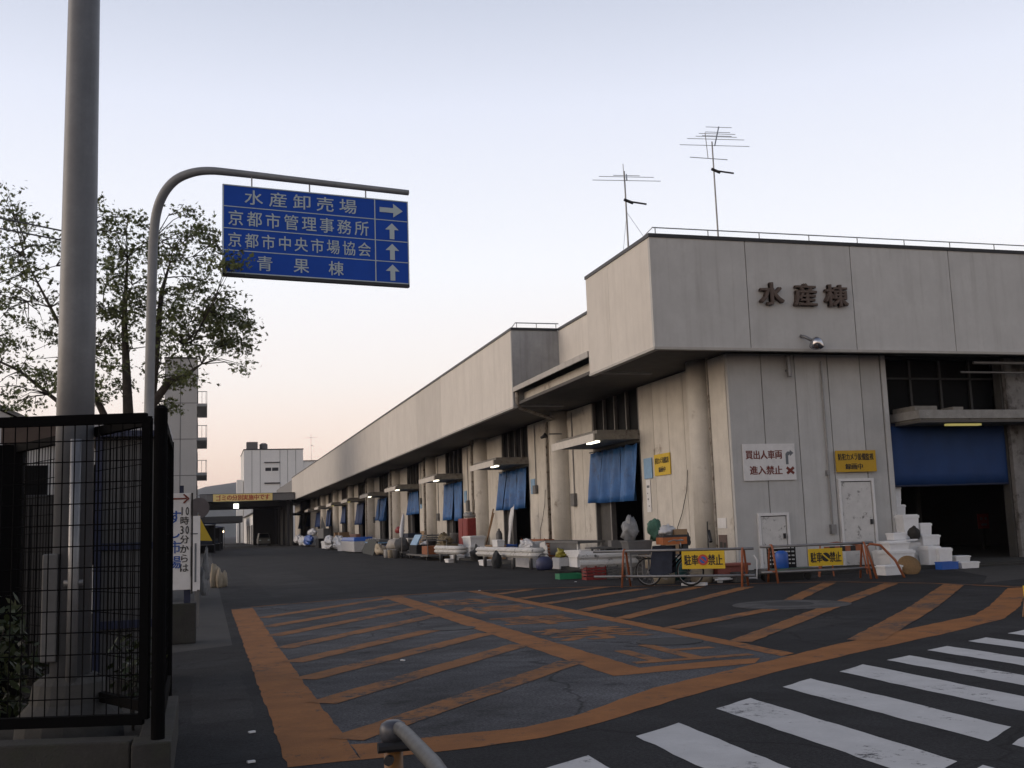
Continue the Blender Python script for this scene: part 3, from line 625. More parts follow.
# guard pipe in the foreground
r=root('guard_pipe',(.69,4.1,0),'steel pipe guard rail with a brown post in the foreground','guard rail')
part(M().cyl((.685,4.1,0),(.685,4.1,.735),.036,n=22),'post',BROWN,r,smooth=True)
part(M().lathe((.685,4.1,.735),[(.044,-.02),(.051,0),(.051,.025),(.045,.042),(.026,.053),(.006,.056)],24),'cap',mat('bolted cap steel',(.07,.075,.09),.4,.3,var=.3,scale=30),r,smooth=True)
GS=mat('dull guard steel',(.085,.09,.095),.5,.3,var=.25,scale=25,dirt=((.06,.06,.06),30,.58))
part(M().tube([(.70,4.06,.765),(.705,3.95,.765),(.695,3.4,.768),(.64,2.6,.772),(.495,.6,.777)],[.024,.026,.026,.026,.026],20),'pipe',GS,r,smooth=True)
part(M().tube([(.705,4.06,.36),(.70,3.4,.36),(.5,.6,.36)],.036,14),'pipe',GS,r,smooth=True)
part(M().cyl((.62,4.06,.70),(.76,4.06,.70),.02,n=10).cyl((.66,4.04,.66),(.65,4.01,.66),.018,n=8),'bolt',COPE,r)
part(M().cyl((.60,2.0,0),(.60,2.0,.73),.046,n=18),'post',BROWN,r,smooth=True)
# booth, cabinet, sign, block
r=root('booth',(-.73,11.9,.1),'narrow grey ribbed booth with dark blue corner posts behind the fence','booth')
m=M()
for i in range(9): m.box(-1.0+i*.064,-1.0+i*.064+.056,11.5,11.56,.12,2.55)
m.box(-1.0,-.43,11.561,12.7,.12,2.55); part(m,'wall',mat('booth wall',(.075,.076,.078),.7,var=.15),r)
part(M().box(-1.07,-1.002,11.46,11.56,.1,2.6).box(-.428,-.38,11.46,11.56,.1,2.6).box(-1.0,-.43,11.47,11.498,1.4,1.47).box(-1.0,-.43,11.47,11.498,.62,.7),'frame',NAVY,r)
part(M().box(-1.12,-.36,11.38,12.8,2.602,2.66),'roof',mat('booth roof edge',(.40,.40,.42),.6,var=.1),r); part(M().box(-1.12,-.36,11.36,11.378,2.54,2.60),'roof_band',NAVY,r)
r=root('metal_cabinet',(-1.5,10.6,.1),'dark metal cabinet half hidden behind the mesh fence','cabinet')
part(M().box(-1.75,-1.27,10.45,10.9,.1,1.93),'body',mat('dark cabinet paint',(.02,.02,.021),.6,var=.2),r,bevel=.01); part(M().box(-1.70,-1.52,10.43,10.449,.3,1.85).box(-1.5,-1.32,10.43,10.449,.3,1.85),'door',mat('cabinet door paint',(.028,.027,.027),.6,var=.2),r)
M().box(-.52,-.12,16.1,16.5,0,.57).out('concrete_block',CONC_DK,tag=('weathered concrete block under the white sushi sign','block'),bevel=.02)
r=root('sushi_sign',(-.5,15.95,.57),'white upright board with black and blue Japanese writing and a red arrow','sign')
part(M().box(-.9,-.2,16.1,16.18,.76,2.14),'board',WHITE,r,bevel=.006); part(M().box(-.195,-.17,16.09,16.2,.7,2.14),'edge_post',INK,r)
part(M().box(-.36,-.3,16.12,16.18,2.14,2.25),'knob',NAVY,r); part(M().box(-.29,-.2,16.14,16.2,.57,.76),'foot',NAVY,r); part(M().box(-.8,-.7,16.14,16.2,.0,.76),'foot',NAVY,r)
part(M().text('10時30分からは',(-.285,16.096,1.5),(1,0,0),(0,0,1),.01,.01,.003) if False else M(),'spacer',INK,r) if False else None
m=M()
for i,(s) in enumerate(('10','時','30','分','か','ら','は')): m.text(s,(-.285,16.096,1.88-i*.135),(1,0,0),(0,0,1),.125 if len(s)==1 else .145,.125,.004,.015)
part(m,'lettering',INK,r)
m=M()
for i,s in enumerate('すし市場'): m.text(s,(-.415,16.096,1.80-i*.215),(1,0,0),(0,0,1),.17,.19,.004,.02)
part(m,'lettering',BLUEINK,r)
part(M().box(-.88,-.26,16.092,16.099,2.05,2.072).obb((-.265,16.095,2.09),.10,.007,.022,ry=R(42)).obb((-.265,16.091,2.03),.10,.007,.022,ry=R(-42)),'arrow',REDINK,r)
r=root('notice_board',(-.2,18.9,.0),'narrow white notice board standing behind the sushi sign','notice board')
part(M().box(-.34,-.08,18.9,18.95,.62,1.86),'board',WHITE,r); part(M().box(-.33,-.29,18.95,19.0,0,1.8).box(-.13,-.09,18.95,19.0,0,1.8),'leg',GREYP,r)
part(M().box(-.28,-.22,18.893,18.899,.85,1.35).box(-.17,-.14,18.893,18.899,.75,1.4).box(-.3,-.12,18.893,18.899,1.55,1.57),'print',GREYINK,r)
r=root('notice_board',(.03,21,0),'plain white board with a blue stain behind the narrow notice board','notice board')
part(M().box(-.25,-.10,21,21.04,.5,1.76),'board',WHITE,r); part(M().box(-.19,-.15,21.04,21.08,0,1.7),'leg',GREYP,r)
r=root('round_sign',(-.17,31.5,0),'plain brown back of a round road sign on a thin post','road sign')
part(M().cyl((-.17,31.46,2.32),(-.17,31.5,2.32),.29,n=28),'disc',mat('sign back',(.15,.125,.12),.6,var=.1),r); part(M().cyl((-.17,31.54,0),(-.17,31.54,2.45),.035,n=8),'post',STEEL,r)
r=root('yellow_pennant',(-.1,27.3,0),'yellow triangular pennant on a pole beside the left pavement','flag')
o=M().add([(-.16,27.3,2.06),(-.17,27.3,1.42),(.17,27.33,1.40),(.0,27.36,1.72)],[(0,1,2,3)]).out('cloth',YELLOW,parent=r); o.modifiers.new('t','SOLIDIFY').thickness=.01
part(M().cyl((-.17,27.31,0),(-.17,27.31,2.1),.018,n=6),'pole',STEEL,r)
m=M().blob((.02,27.8,.72),.07,.08,.38,.4).blob((-.03,27.75,.35),.08,.08,.38,.4); m.out('cloth_bundle',GPLAST,tag=('pale grey cloth bundle under the yellow pennant','bundle'),smooth=True)
m=M()
for x,y,h in ((.25,33.2,.62),(.42,33.0,.5),(.55,33.4,.42),(.36,33.5,.6)): m.blob((x,y,h*.45),.1,.12,h*.6,.2)
m.out('cream_sacks',CREAM,tag=('small heap of cream sacks on the left pavement edge','sacks'),smooth=True)

# ------------------------------------------------------------------ tree, shrub
def star_leaf(m,c,r,rnd,k=5):
    n=Vector((rnd.gauss(0,1),rnd.gauss(0,1),rnd.gauss(0,1)+.7)).normalized(); a=n.orthogonal().normalized(); a.rotate(Matrix.Rotation(rnd.uniform(0,6.28),3,n)); b=n.cross(a)
    pts=[]
    for i in range(k):
        t=(i-(k-1)/2)*.72
        pts.append(c+(a*math.cos(t)+b*math.sin(t))*r*(1 if i!=0 and i!=k-1 else .75)+n*r*.1*math.cos(3*t))
        if i<k-1:
            t+=.36; pts.append(c+(a*math.cos(t)+b*math.sin(t))*r*.45)
    m.add([c-a*r*.1]+pts,[(0,i+1,i+2) for i in range(len(pts)-1)])
T=root('maple_tree',(-.85,13.8,0),'young maple with sparse spring leaves behind the black fence','tree')
tr=M(); base=Vector((-.85,13.8,0))
stems=[[base,(-.84,13.8,1.4),(-.93,13.8,3.2),(-.98,13.75,4.2),(-.95,13.7,5.0)],
       [(-.84,13.8,1.35),(-.70,13.75,2.6),(-.62,13.8,3.5),(-.55,13.9,4.6),(-.45,13.9,5.0)],
       [(-.80,13.8,2.6),(-.62,13.6,3.15),(-.42,13.5,3.42),(-.25,13.47,3.47),(-.05,13.45,3.62)],
       [(-.84,13.8,1.4),(-1.05,13.7,2.7),(-1.45,13.6,3.6),(-1.8,13.5,4.3),(-2.1,13.5,4.9)],
       [(-.88,13.8,2.0),(-1.5,13.9,3.0),(-2.2,14,3.6),(-2.8,14,3.9)]]
rad=[[.13,.11,.06,.035,.012],[.09,.07,.045,.03,.01],[.06,.055,.045,.03,.01],[.08,.05,.03,.018,.006],[.05,.03,.018,.006]]
for s,q in zip(stems,rad): tr.tube(s,q,9)
part(tr,'trunk',BARK,T,smooth=True)
nodes=[Vector(p) for s in stems for p in s[2:]]
for s in stems:
    for a,b in zip(s[1:],s[2:]): nodes.append((Vector(a)+Vector(b))/2)
# clump centres in crown space (x across, z up), read off the crown's outline; depth is random
rnd=random.Random(11)
def cz(px,py,Y=13.6):     # metric crown coordinates at the tree's own distance
    return (-2.63+px*.01305, 1.5+(543-px*.0344-py)*.0121)
dens=[(28,202,6,8,3),(34,225,16,12,4),(30,255,22,14,5),(55,240,14,14,4),(30,285,26,12,7),(75,290,22,25,6),(20,320,22,16,7),(55,330,25,14,6),(12,345,14,12,5),(40,362,32,16,8),(70,385,22,14,6),(20,388,20,14,4),(40,405,16,7,3),
      (110,210,10,14,4),(125,222,16,16,4),(112,255,18,26,7),(135,250,16,22,6),(112,300,18,24,9),(130,320,18,22,9),(112,350,18,18,8),(125,375,18,14,6),(105,390,10,14,4),(128,285,22,16,6),
      (165,250,14,18,4),(185,208,10,8,3),(196,212,10,10,4),(185,240,16,16,5),(208,240,10,12,4),(180,275,18,14,6),(200,265,14,12,4),(175,305,18,16,8),(205,305,16,12,7),(217,305,16,8,8),(236,308,12,6,4),(185,330,18,12,8),(165,345,14,16,6),(210,328,18,9,7),(226,332,14,7,6),(240,336,9,5,3),(195,350,10,8,2),(235,365,10,5,2),(175,375,12,10,4),(165,398,12,8,3),(188,380,8,8,2),(237,262,14,9,4),(150,225,10,14,3),(150,290,14,20,5)]
tw=M(); lf=M()
for px,py,sx,sy,n in dens:
    for i in range(int(n*1.7+.5)):
        x,z=cz(px+rnd.gauss(0,sx*.52),py+rnd.gauss(0,sy*.52)); ff=px>215 and py<290
        c=Vector((x,13.6+rnd.uniform(-.7,.8) if not ff else 11.6,z))
        if ff: c.x=.20+rnd.uniform(-.12,.2); c.y=11.75; c.z=4.50+rnd.uniform(-.08,.08)
        nb=min(nodes,key=lambda q:(q-c).length+.6*max(0,q.z-c.z)); mid=(nb+c)/2+Vector((rnd.uniform(-.08,.08),rnd.uniform(-.08,.08),.06))
        tw.tube([nb,mid,c],[.008,.005,.002],4)
        if rnd.random()<.35: nodes.append(mid)
        for k in range(rnd.randint(22,40)):
            d=Vector((rnd.gauss(0,.09),rnd.gauss(0,.10),rnd.gauss(0,.04)))
            star_leaf(lf,c+d,rnd.uniform(.02,.054),rnd)
part(tw,'twig',BARK,T); part(lf,'crown',LEAF,T)
S=root('shrub',(-1.75,8.75,.12),'dark glossy shrub at lower left behind the mesh fence','shrub')
sh=M(); st=M()
for i in range(900):
    a=rnd.uniform(0,6.28); q=rnd.random()**.5; h=rnd.uniform(0,1)
    c=Vector((-1.6+math.cos(a)*q*.52*(1.1-.5*h),8.6+math.sin(a)*q*.42,.25+h*(.8+.12*math.sin(a*3))))
    n=Vector((rnd.gauss(0,1),rnd.gauss(0,1),rnd.gauss(0,1)+.6)).normalized(); t=n.orthogonal().normalized(); t.rotate(Matrix.Rotation(rnd.uniform(0,6.28),3,n)); b=n.cross(t); l=rnd.uniform(.035,.065)
    sh.add([c-t*l,c+b*l*.4,c+t*l,c-b*l*.4],[(0,1,2,3)])
for i in range(14): st.tube([(-1.6,8.6,.12),(-1.6+rnd.uniform(-.3,.3),8.6+rnd.uniform(-.3,.3),.9)],[.014,.005],5)
part(sh,'leaves',LEAF_D,S); part(st,'stem',BARK,S)
S=root('shrub',(-.72,8.35,.12),'small low shrub beside the pole collar inside the fence','shrub')
sh=M()
for i in range(160):
    c=Vector((-.50+rnd.gauss(0,.08),8.45+rnd.gauss(0,.1),.3+rnd.uniform(0,.5))); n=Vector((rnd.gauss(0,1),rnd.gauss(0,1),1)).normalized(); t=n.orthogonal().normalized(); b=n.cross(t); l=rnd.uniform(.03,.05)
    sh.add([c-t*l,c+b*l*.4,c+t*l,c-b*l*.4],[(0,1,2,3)])
part(sh,'leaves',LEAF_D,S); part(M().cyl((-.5,8.45,.12),(-.5,8.45,.6),.012,n=5),'stem',BARK,S)

# ------------------------------------------------------------------ buildings at left and far
A=root('apartment_block',(-.67,85,0),'tall pale apartment block with balconies left of the road','building')
m=M().box(-3.05,-.67,85,96,0,15.3)
part(m,'wall',APT,A); part(M().box(-3.1,-.62,84.93,96.05,15.3,15.42),'roof',CONC,A)
m=M()
for x in (-1.9,): m.box(x,x+.05,84.985,84.999,0,15.3)
for z in (3.4,6.2,9.0,11.8): m.box(-3.05,-.67,84.985,84.998,z,z+.05)
part(m,'joint',GREYP,A)
for i,z in enumerate((3.55,6.3,9.05,11.75)):
    for y in (86.5,):
        b=part(M().box(-.668,.12,y,y+8.5,z,z+.22),'balcony',APT,A)
        q=M().box(.08,.11,y,y+8.5,z+1.15,z+1.2)
        for k in range(18): q.box(.085,.105,y+k*.49,y+k*.49+.03,z+.22,z+1.15)
        for k in range(3): q.box(-.6+k*.3,-.57+k*.3,y,y+.03,z+.22,z+1.15)
        q.box(-.66,.1,y,y+.04,z+1.15,z+1.2); part(q,'railing',STEEL,b)
        part(M().box(-.665,-.63,y+1,y+7.5,z+.3,z+2.2),'window',GLASS,A)
r=root('gable_house',(-6.5,27,0),'pale house with a sloping roof at the far left edge','building')
part(M().add([(-9,27,0),(-4.25,27,0),(-4.25,33,0),(-9,33,0),(-9,27,6.8),(-4.25,27,4.4),(-4.25,33,4.4),(-9,33,6.8)],[(0,1,5,4),(1,2,6,5),(2,3,7,6),(3,0,4,7)]),'wall',APT,r)
part(M().add([(-9.1,26.9,6.9),(-4.05,26.9,4.35),(-4.05,33.1,4.35),(-9.1,33.1,6.9),(-9.1,26.9,7.0),(-4.05,26.9,4.45),(-4.05,33.1,4.45),(-9.1,33.1,7.0)],[(3,2,1,0),(4,5,6,7),(0,1,5,4),(1,2,6,5),(2,3,7,6),(3,0,4,7)]),'roof',GREYP,r)
r=root('flat_shed',(-2.6,24,0),'low pale shed with a dark brown roof band behind the tree','building')
part(M().box(-3.9,-1.0,24,29,0,3.55),'wall',APT,r); part(M().box(-4.05,-.85,23.8,29,3.55,3.98),'roof',ROOFB,r)
for x in (-3.6,-3.0,-2.3): part(M().box(x,x+.42,23.96,23.998,1.0,3.1),'window',GLASS,r)
W=root('white_block',(14,230,0),'tall white clad building far down the road beyond the hall','building')
part(M().box(7.8,20.1,230,250,0,19.4).box(20.1,27,230.2,250,0,16.9),'wall',FARW,W)
m=M()
for x in (9.4,11.1,15.2,16.8,18.5): m.box(x,x+.08,229.97,229.999,0,19.3)
part(m,'joint',GREYP,W)
part(M().box(7.7,20.2,229.9,250,19.4,19.6).box(20.2,27.1,230,250,16.9,17.05),'roof',COPE,W)
part(M().box(8.4,10.7,231,234,19.6,21.2).lathe((12,233,19.6),[(.85,0),(.85,1.2),(.5,1.45)],14),'tank',GREYP,W)
wd=part(M().box(12.1,15.1,229.93,229.999,14.3,16.6),'window',FARW,W); part(M().box(12.2,13.4,229.9,229.929,14.9,15.6).box(13.6,14.9,229.9,229.929,14.9,15.6).box(12.0,15.2,229.7,229.929,16.6,16.8).box(12.0,15.2,229.7,229.929,12.2,12.45),'pane',COPE,wd)
part(M().box(6.4,7.7,231,236,0,13.2),'stair_tower',FARW,W)
r=aerial(22.3,235,16.9,23.2,'far television aerial on the white building beyond the hall',[(.1,3.5,0),(.5,2.6,0)],((22,234,22.2),(22.6,236,22.6)),(22.4,235,20.6))
# cross canopy over the road with the banner
K=root('road_canopy',(5,140,0),'dark flat canopy spanning the road with a cream banner on its edge','canopy')
part(M().box(-.64,11.1,140,168,5.9,6.75),'roof',mat('canopy grey edge',(.16,.16,.165),.8,var=.15),K)
part(M().box(-.7,11.15,139.9,168,6.752,6.85),'coping',COPE,K)
for i,y in enumerate((141.5,150,159,167)):
    for x in (-.2,10.4): part(M().box(x-.15,x+.15,y-.15,y+.15,0,5.9),'post',COPE,K)
for y in (144,152,160): part(M().box(-.5,11,y,y+.3,5.3,5.9),'beam',COPE,K)
part(M().box(10.9,11.0,141,168,0,5.9),'side_shade_sheet',DARK,K); part(M().box(7.0,10.9,167.3,167.5,0,5.9),'end_shade_sheet',DARK,K)  # near-black sheets added to stand in for the shade under the canopy
b=root('banner',(4.65,139.85,5.86),'cream banner with red Japanese characters on the canopy edge','banner')
part(M().box(.95,8.3,139.82,139.9,5.88,6.8),'cloth',mat('banner cream',(.78,.62,.25),.7,var=.06),b)
part(M().text('ゴミの分別実施中です',(4.62,139.81,6.33),(1,0,0),(0,0,1),6.7,.72,.01,.03),'lettering',REDB,b)
M().box(3.5,4.15,141.6,141.75,5.0,5.6).out('square_lamp',LAMPG,tag=('lit greenish square lamp under the road canopy','lamp'))
r=root('warehouse',(9,180,0),'dim pale warehouse beyond the road canopy','building')
part(M().box(7.6,14,180,225,0,5.0),'wall',FARW,r); part(M().add([(7.2,179.8,5.0),(14,179.8,6.4),(14,225,6.4),(7.2,225,5.0),(7.2,179.8,5.15),(14,179.8,6.55),(14,225,6.55),(7.2,225,5.15)],[(3,2,1,0),(4,5,6,7),(0,1,5,4),(1,2,6,5),(2,3,7,6),(3,0,4,7)]),'roof',GREYP,r)
for y in (183,192,201): part(M().box(7.56,7.598,y,y+5,0,3.2),'door',COPE,r)
r=root('far_canopy',(0,195,0),'second lower canopy far down the road','canopy')
part(M().box(-8,6.4,195,212,3.9,5.0),'roof',DGREY,r)
for x in (-2.5,5.9): part(M().box(x-.12,x+.12,195.2,195.5,0,3.9),'post',GREYP,r)
V=root('parked_van',(7.9,152,0),'dark van parked under the road canopy','van')
part(M().box(7.05,8.75,152,156.2,.3,1.0).add([(7.1,152.5,1.0),(8.7,152.5,1.0),(8.7,156.1,1.0),(7.1,156.1,1.0),(7.25,153.1,1.75),(8.55,153.1,1.75),(8.55,156,1.75),(7.25,156,1.75)],BX),'body',mat('van paint',(.10,.10,.09),.4,.2,var=.1),V,bevel=.05)
part(M().add([(7.2,152.55,1.06),(8.6,152.55,1.06),(8.5,153.0,1.65),(7.3,153.0,1.65)],[(0,1,2,3)]),'windscreen',GLASS,V)
for x in (7.1,8.5):
    for y in (152.8,155.4): part(M().cyl((x,y,.3),(x+.18,y,.3),.3,n=16),'wheel',TYRE,V)
for x in (7.2,8.35): part(M().box(x,x+.25,151.97,151.999,.7,.85),'headlight',SIGNWHITE,V)
def stall(y,x0,x1,h,mt,label,lamp=False):
    r=root('street_stall',((x0+x1)/2,y,0),label,'stall','dark stalls along the left pavement')
    q=[(x0,y,h+.4),(x1,y,h),(x1,y+6,h),(x0,y+6,h+.4),(x0,y,h+.46),(x1,y,h+.06),(x1,y+6,h+.06),(x0,y+6,h+.46)]
    part(M().add(q,[(3,2,1,0),(4,5,6,7),(0,1,5,4),(1,2,6,5),(2,3,7,6),(3,0,4,7)]),'awning',mt,r)
    for x in (x0+.1,x1-.1):
        for yy in (y+.1,y+5.8): part(M().box(x-.04,x+.04,yy-.04,yy+.04,0,h),'post',COPE,r)
    part(M().box(x0+.3,x1-.15,y+.5,y+5.5,.75,.8),'counter',GREYP,r)
    part(M().box(x0,x0+.05,y,y+6,0,h).box(x0+.05,x1,y+5.95,y+6,0,h),'back_shade_sheet',DARK,r)  # black sheets added to fill the stall's back and side with painted shade
    for i in range(4): part(M().box(x0+.4,x1-.3,y+.7+i*1.2,y+1.5+i*1.2,.8,1.1+.2*(i%2)),'tray',DGREY if i%2 else NAVYC,r)
stall(100,-2.4,.95,2.6,NAVY,'nearest dark stall with a navy awning left of the road')
stall(112,-2.2,1.6,2.4,mat('blue tarp',(.03,.06,.18),.6,var=.2),'middle stall with a blue tarp awning left of the road')
stall(124,-2.0,2.0,2.5,DGREY,'farthest stall with a dark grey awning by the canopy')
r=root('hanging_lamp',(2.0,132,2.0),'small warm lit lamp beyond the stalls','lamp'); part(M().blob((2.0,132,2.05),.14,.14,.14,.02,flat=False),'bulb',mat('lit warm bulb',(.9,.8,.6),.4,emit=((1,.72,.42),14)),r,smooth=True); part(M().cyl((2.0,132,2.15),(2.0,132,2.5),.015,n=5).lathe((2.0,132,2.5),[(.2,0),(.06,.15)],10),'shade',COPE,r); part(M().cyl((2.2,132,0),(2.2,132,2.6),.03,n=6).cyl((2.2,132,2.58),(2.0,132,2.58),.02,n=5),'post',COPE,r)
# hills
v=[];f=[]; nx,ny=80,8
for j in range(ny+1):
    for i in range(nx+1):
        x=-2600+i*65; t=j/ny
        h=(118+26*math.sin(x*.0031+1.2)+14*math.sin(x*.0083)+7*math.sin(x*.021)+4*math.sin(x*.05+1))*math.sin(PI*min(1,t*1.0)*.5)
        v.append((x,2500+t*700,h-1))
for j in range(ny):
    for i in range(nx): f.append((j*(nx+1)+i,j*(nx+1)+i+1,(j+1)*(nx+1)+i+1,(j+1)*(nx+1)+i))
struct('hills',M().add(v,f),HILL,smooth=True)
# wires at top left
r=root('overhead_wire',(-.99,8.03,4.4),'two thin overhead wires crossing the sky at upper left','wire')
for q in (0,1): part(M().tube([(-6,14.0,6.2+.2*q),(-3.4,11.0,4.80+.12*q),(-.99,8.03,3.66+.07*q)],.006,4),'cable',COPE,r)
# ------------------------------------------------------------------ dock clutter
def wbeam(A_,B_,nrm,label,posts,zt=.75,h=.36,endA=False,endB=True,mt=WHITE_D,grp='white guard rails along the dock'):
    A_=Vector(A_);B_=Vector(B_); d=(B_-A_).normalized(); n=Vector(nrm)
    r=root('guard_rail',((A_.x+B_.x)/2,(A_.y+B_.y)/2,0),label,'guard rail',grp)
    prof=[(0,0),(.03,.03),(.085,.08),(.085,.13),(.02,.175),(.02,.185),(.085,.23),(.085,.28),(.03,.33),(0,.36)]
    path=[(A_,n),(B_,n)]
    if endB:
        for i in range(1,9):
            t=i/8*PI*.9; path.append((B_+d*(.2*math.sin(t))-n*(.2-.2*math.cos(t)),(n*math.cos(t)+d*math.sin(t))))
    if endA:
        pa=[]
        for i in range(1,9):
            t=i/8*PI*.9; pa.append((A_-d*(.2*math.sin(t))-n*(.2-.2*math.cos(t)),(n*math.cos(t)-d*math.sin(t))))
        path=pa[::-1]+path
    v=[];f=[]; k=len(prof)
    for p,nn in path:
        for o_,z in prof: v.append((p.x+nn.x*o_,p.y+nn.y*o_,zt-.36*(h/.36)+z*(h/.36)))
    for i in range(len(path)-1):
        for j in range(k-1): f.append((i*k+j,(i+1)*k+j,(i+1)*k+j+1,i*k+j+1))
    o=M().add(v,f).out('beam',mt,parent=r); o.modifiers.new('t','SOLIDIFY').thickness=.012
    for t in posts:
        p=A_.lerp(B_,t)-n*.09; part(M().cyl((p.x,p.y,0),(p.x,p.y,zt-.05),.07,n=14),'post',STEEL,r,smooth=True)
wbeam((10.2,40.4),(10.62,34.7),(-1,0),'long white guard rail on four grey posts before the second curtain',(.1,.36,.65,.95),zt=.76)
wbeam((9.75,27.4),(11.15,27.2),(0,-1),'short white guard rail on red crates beside the nearest doorway',(.12,.93),zt=.76,h=.46,endA=False)
wbeam((10.25,48.5),(10.45,45.2),(-1,0),'short white guard rail on two posts near the red cabinet',(.15,.85),zt=.74)
def crate(x0,x1,y0,y1,z0,z1,mt,label,name='bottle_crate',cat='crate',group=None,bars=4):
    r=root(name,((x0+x1)/2,(y0+y1)/2,z0),label,cat,group); m=M(); t=.025
    m.box(x0,x1,y0,y1,z0,z0+t)
    for z in [z0+t+(z1-z0-t)*i/bars for i in range(bars)]:
        zz=z+(z1-z0)/bars*.55
        m.box(x0,x1,y0,y0+t,z,zz).box(x0,x1,y1-t,y1,z,zz).box(x0,x0+t,y0+t,y1-t,z,zz).box(x1-t,x1,y0+t,y1-t,z,zz)
    part(m,'slats',mt,r)
    c=M()
    for x in (x0-.004,x1-t*.9):
        for y in (y0-.004,y1-t*.9): c.box(x,x+t,y,y+t,z0,z1+.004)
    part(c,'corner_post',mt,r)
    return r
crate(9.84,10.12,27.15,27.5,0,.36,RED,'red slatted crate under the left end of the short rail'); crate(10.13,10.41,27.15,27.5,0,.36,RED,'red slatted crate next to the grey crate under the short rail')
crate(10.44,10.75,27.1,27.5,0,.37,GREYP,'grey slatted crate beside the red crates under the short rail')
m=M().box(9.4,10.05,28.1,28.5,0,.02)
for a in ((9.4,10.05,28.1,28.13),(9.4,10.05,28.47,28.5),(9.4,9.43,28.13,28.47),(10.02,10.05,28.13,28.47)): m.box(*a,.02,.15)
m.out('green_tray',GREEN,tag=('shallow green plastic tray on the asphalt by the red crates','tray'))
crate(13.1,13.7,40.9,44.2,.1,.98,WOODO,'large orange brown slatted crate against the wall by the long rail',bars=7)
r=root('work_table',(12.6,36.5,0),'cluttered grey work table beside the nearest doorway','table')
part(M().box(12.2,13.2,34.4,39.1,.84,.92),'top',GREYP,r); 
for x in (12.3,13.1):
    for y in (34.6,38.8): part(M().box(x-.05,x+.05,y-.05,y+.05,.1,.84),'leg',WHITE_D,r)
part(M().box(12.25,12.3,34.7,37.6,.4,.838),'apron',GREYP,r)
m=M().blob((11.75,34.9,.50),.16,.26,.15,.5); m.out('yellow_bag',YELP,tag=('crumpled yellow bag before the grey work table','bag'),smooth=True)
M().box(11.55,11.95,34.5,35.3,0,.38).out('white_crate',FOAM,tag=('white crate under the yellow bag','crate'),bevel=.01)
m=M()
for i in range(4): m.obb((11.95,33.4+.05*i,.44+i*.06),.6,.9,.05,rz=R(i*6))
m.box(11.7,12.2,33.1,33.9,.1,.41); m.out('paper_stack',FOAM,tag=('stack of white paper sheets behind the short rail','paper stack'))
r=root('bottle_jug',(11.5,34.5,0),'round dark blue drum with cords beside the long rail','drum')
r.location=(10.95,34.3,0); WL[r.name]=Vector((10.95,34.3,0))
part(M().lathe((10.95,34.3,0),[(.24,.02),(.29,.12),(.29,.3),(.2,.42),(.1,.46)],18),'drum',mat('blue drum',(.04,.05,.12),.5,var=.2),r,smooth=True); part(M().tube([(10.75,34.3,.44),(10.85,34.3,.54),(11.05,34.3,.54),(11.15,34.3,.44)],.015,6),'handle',COPE,r)
m=M().obb((11.55,36.2,.46),.03,.5,.9,rx=R(-8),rz=R(5)).obb((11.45,35.6,.4),.03,.4,.75,rx=R(-14)); m.out('leaning_boards',WHITE_D,tag=('two white boards leaning by the work table','boards'))
m=M(); v=[];f=[]
for j in range(13):
    t=j/12; w=.30*(1-.55*abs(t-.25)*1.2); y=44.7+.28*math.sin(t*2.6)*(1)-.2*t
    for i in range(4): u_=i/3; v.append((12.9+.05*math.sin(u_*6+t*4)-.2*t,y+w*(u_-.5)*2.2,2.45-1.7*t+.25*u_*(1-t)*-1))
for j in range(12):
    for i in range(3): f.append((j*4+i,j*4+i+1,(j+1)*4+i+1,(j+1)*4+i))
o=M().add(v,f).out('hanging_sheet',PLAST,tag=('narrow white sheet hanging before the second dark doorway','sheet'),smooth=True); o.modifiers.new('t','SOLIDIFY').thickness=.008
r=root('red_cabinet',(13.4,55,.1),'tall red cabinet beside the third doorway','cabinet')
part(M().box(13.1,13.8,53.9,56.0,.1,2.0),'body',RED,r,bevel=.02); part(M().box(13.08,13.098,54.0,54.9,.2,1.9).box(13.08,13.098,55.0,55.9,.2,1.9),'door',RED,r); part(M().blob((13.4,54.6,2.16),.3,.5,.18,.2),'top_bag',GPLAST,r,smooth=True)
m=M().cyl((13.5,52.2,.1),(13.9,51.6,2.4),.035,n=6).cyl((13.4,51.9,.1),(13.9,51.5,2.2),.03,n=6); m.out('leaning_pole',BROWN,tag=('two brown poles leaning on the wall beside the red cabinet','poles'))
FB0=None
def foam(x0,x1,y0,y1,z0,z1,label,rz=0,group='white foam fish boxes'):
    global FB0
    if FB0 is None:
        FB0=root('foam_box',(0,0,0),label,'foam box',group)
        part(M().taper((0,0),(.86,.86),(.93,.93),0,.78),'body',FOAM,FB0); part(M().box(-.5,.5,-.5,.5,.782,.95).box(-.44,.44,-.44,.44,.951,1.0),'lid',FOAM,FB0); o=FB0
    else: o=dup(FB0,(0,0,0),0,label)
    o.location=((x0+x1)/2,(y0+y1)/2,z0); o.rotation_euler=(0,0,rz); o.scale=(x1-x0,y1-y0,z1-z0); o['group']=group
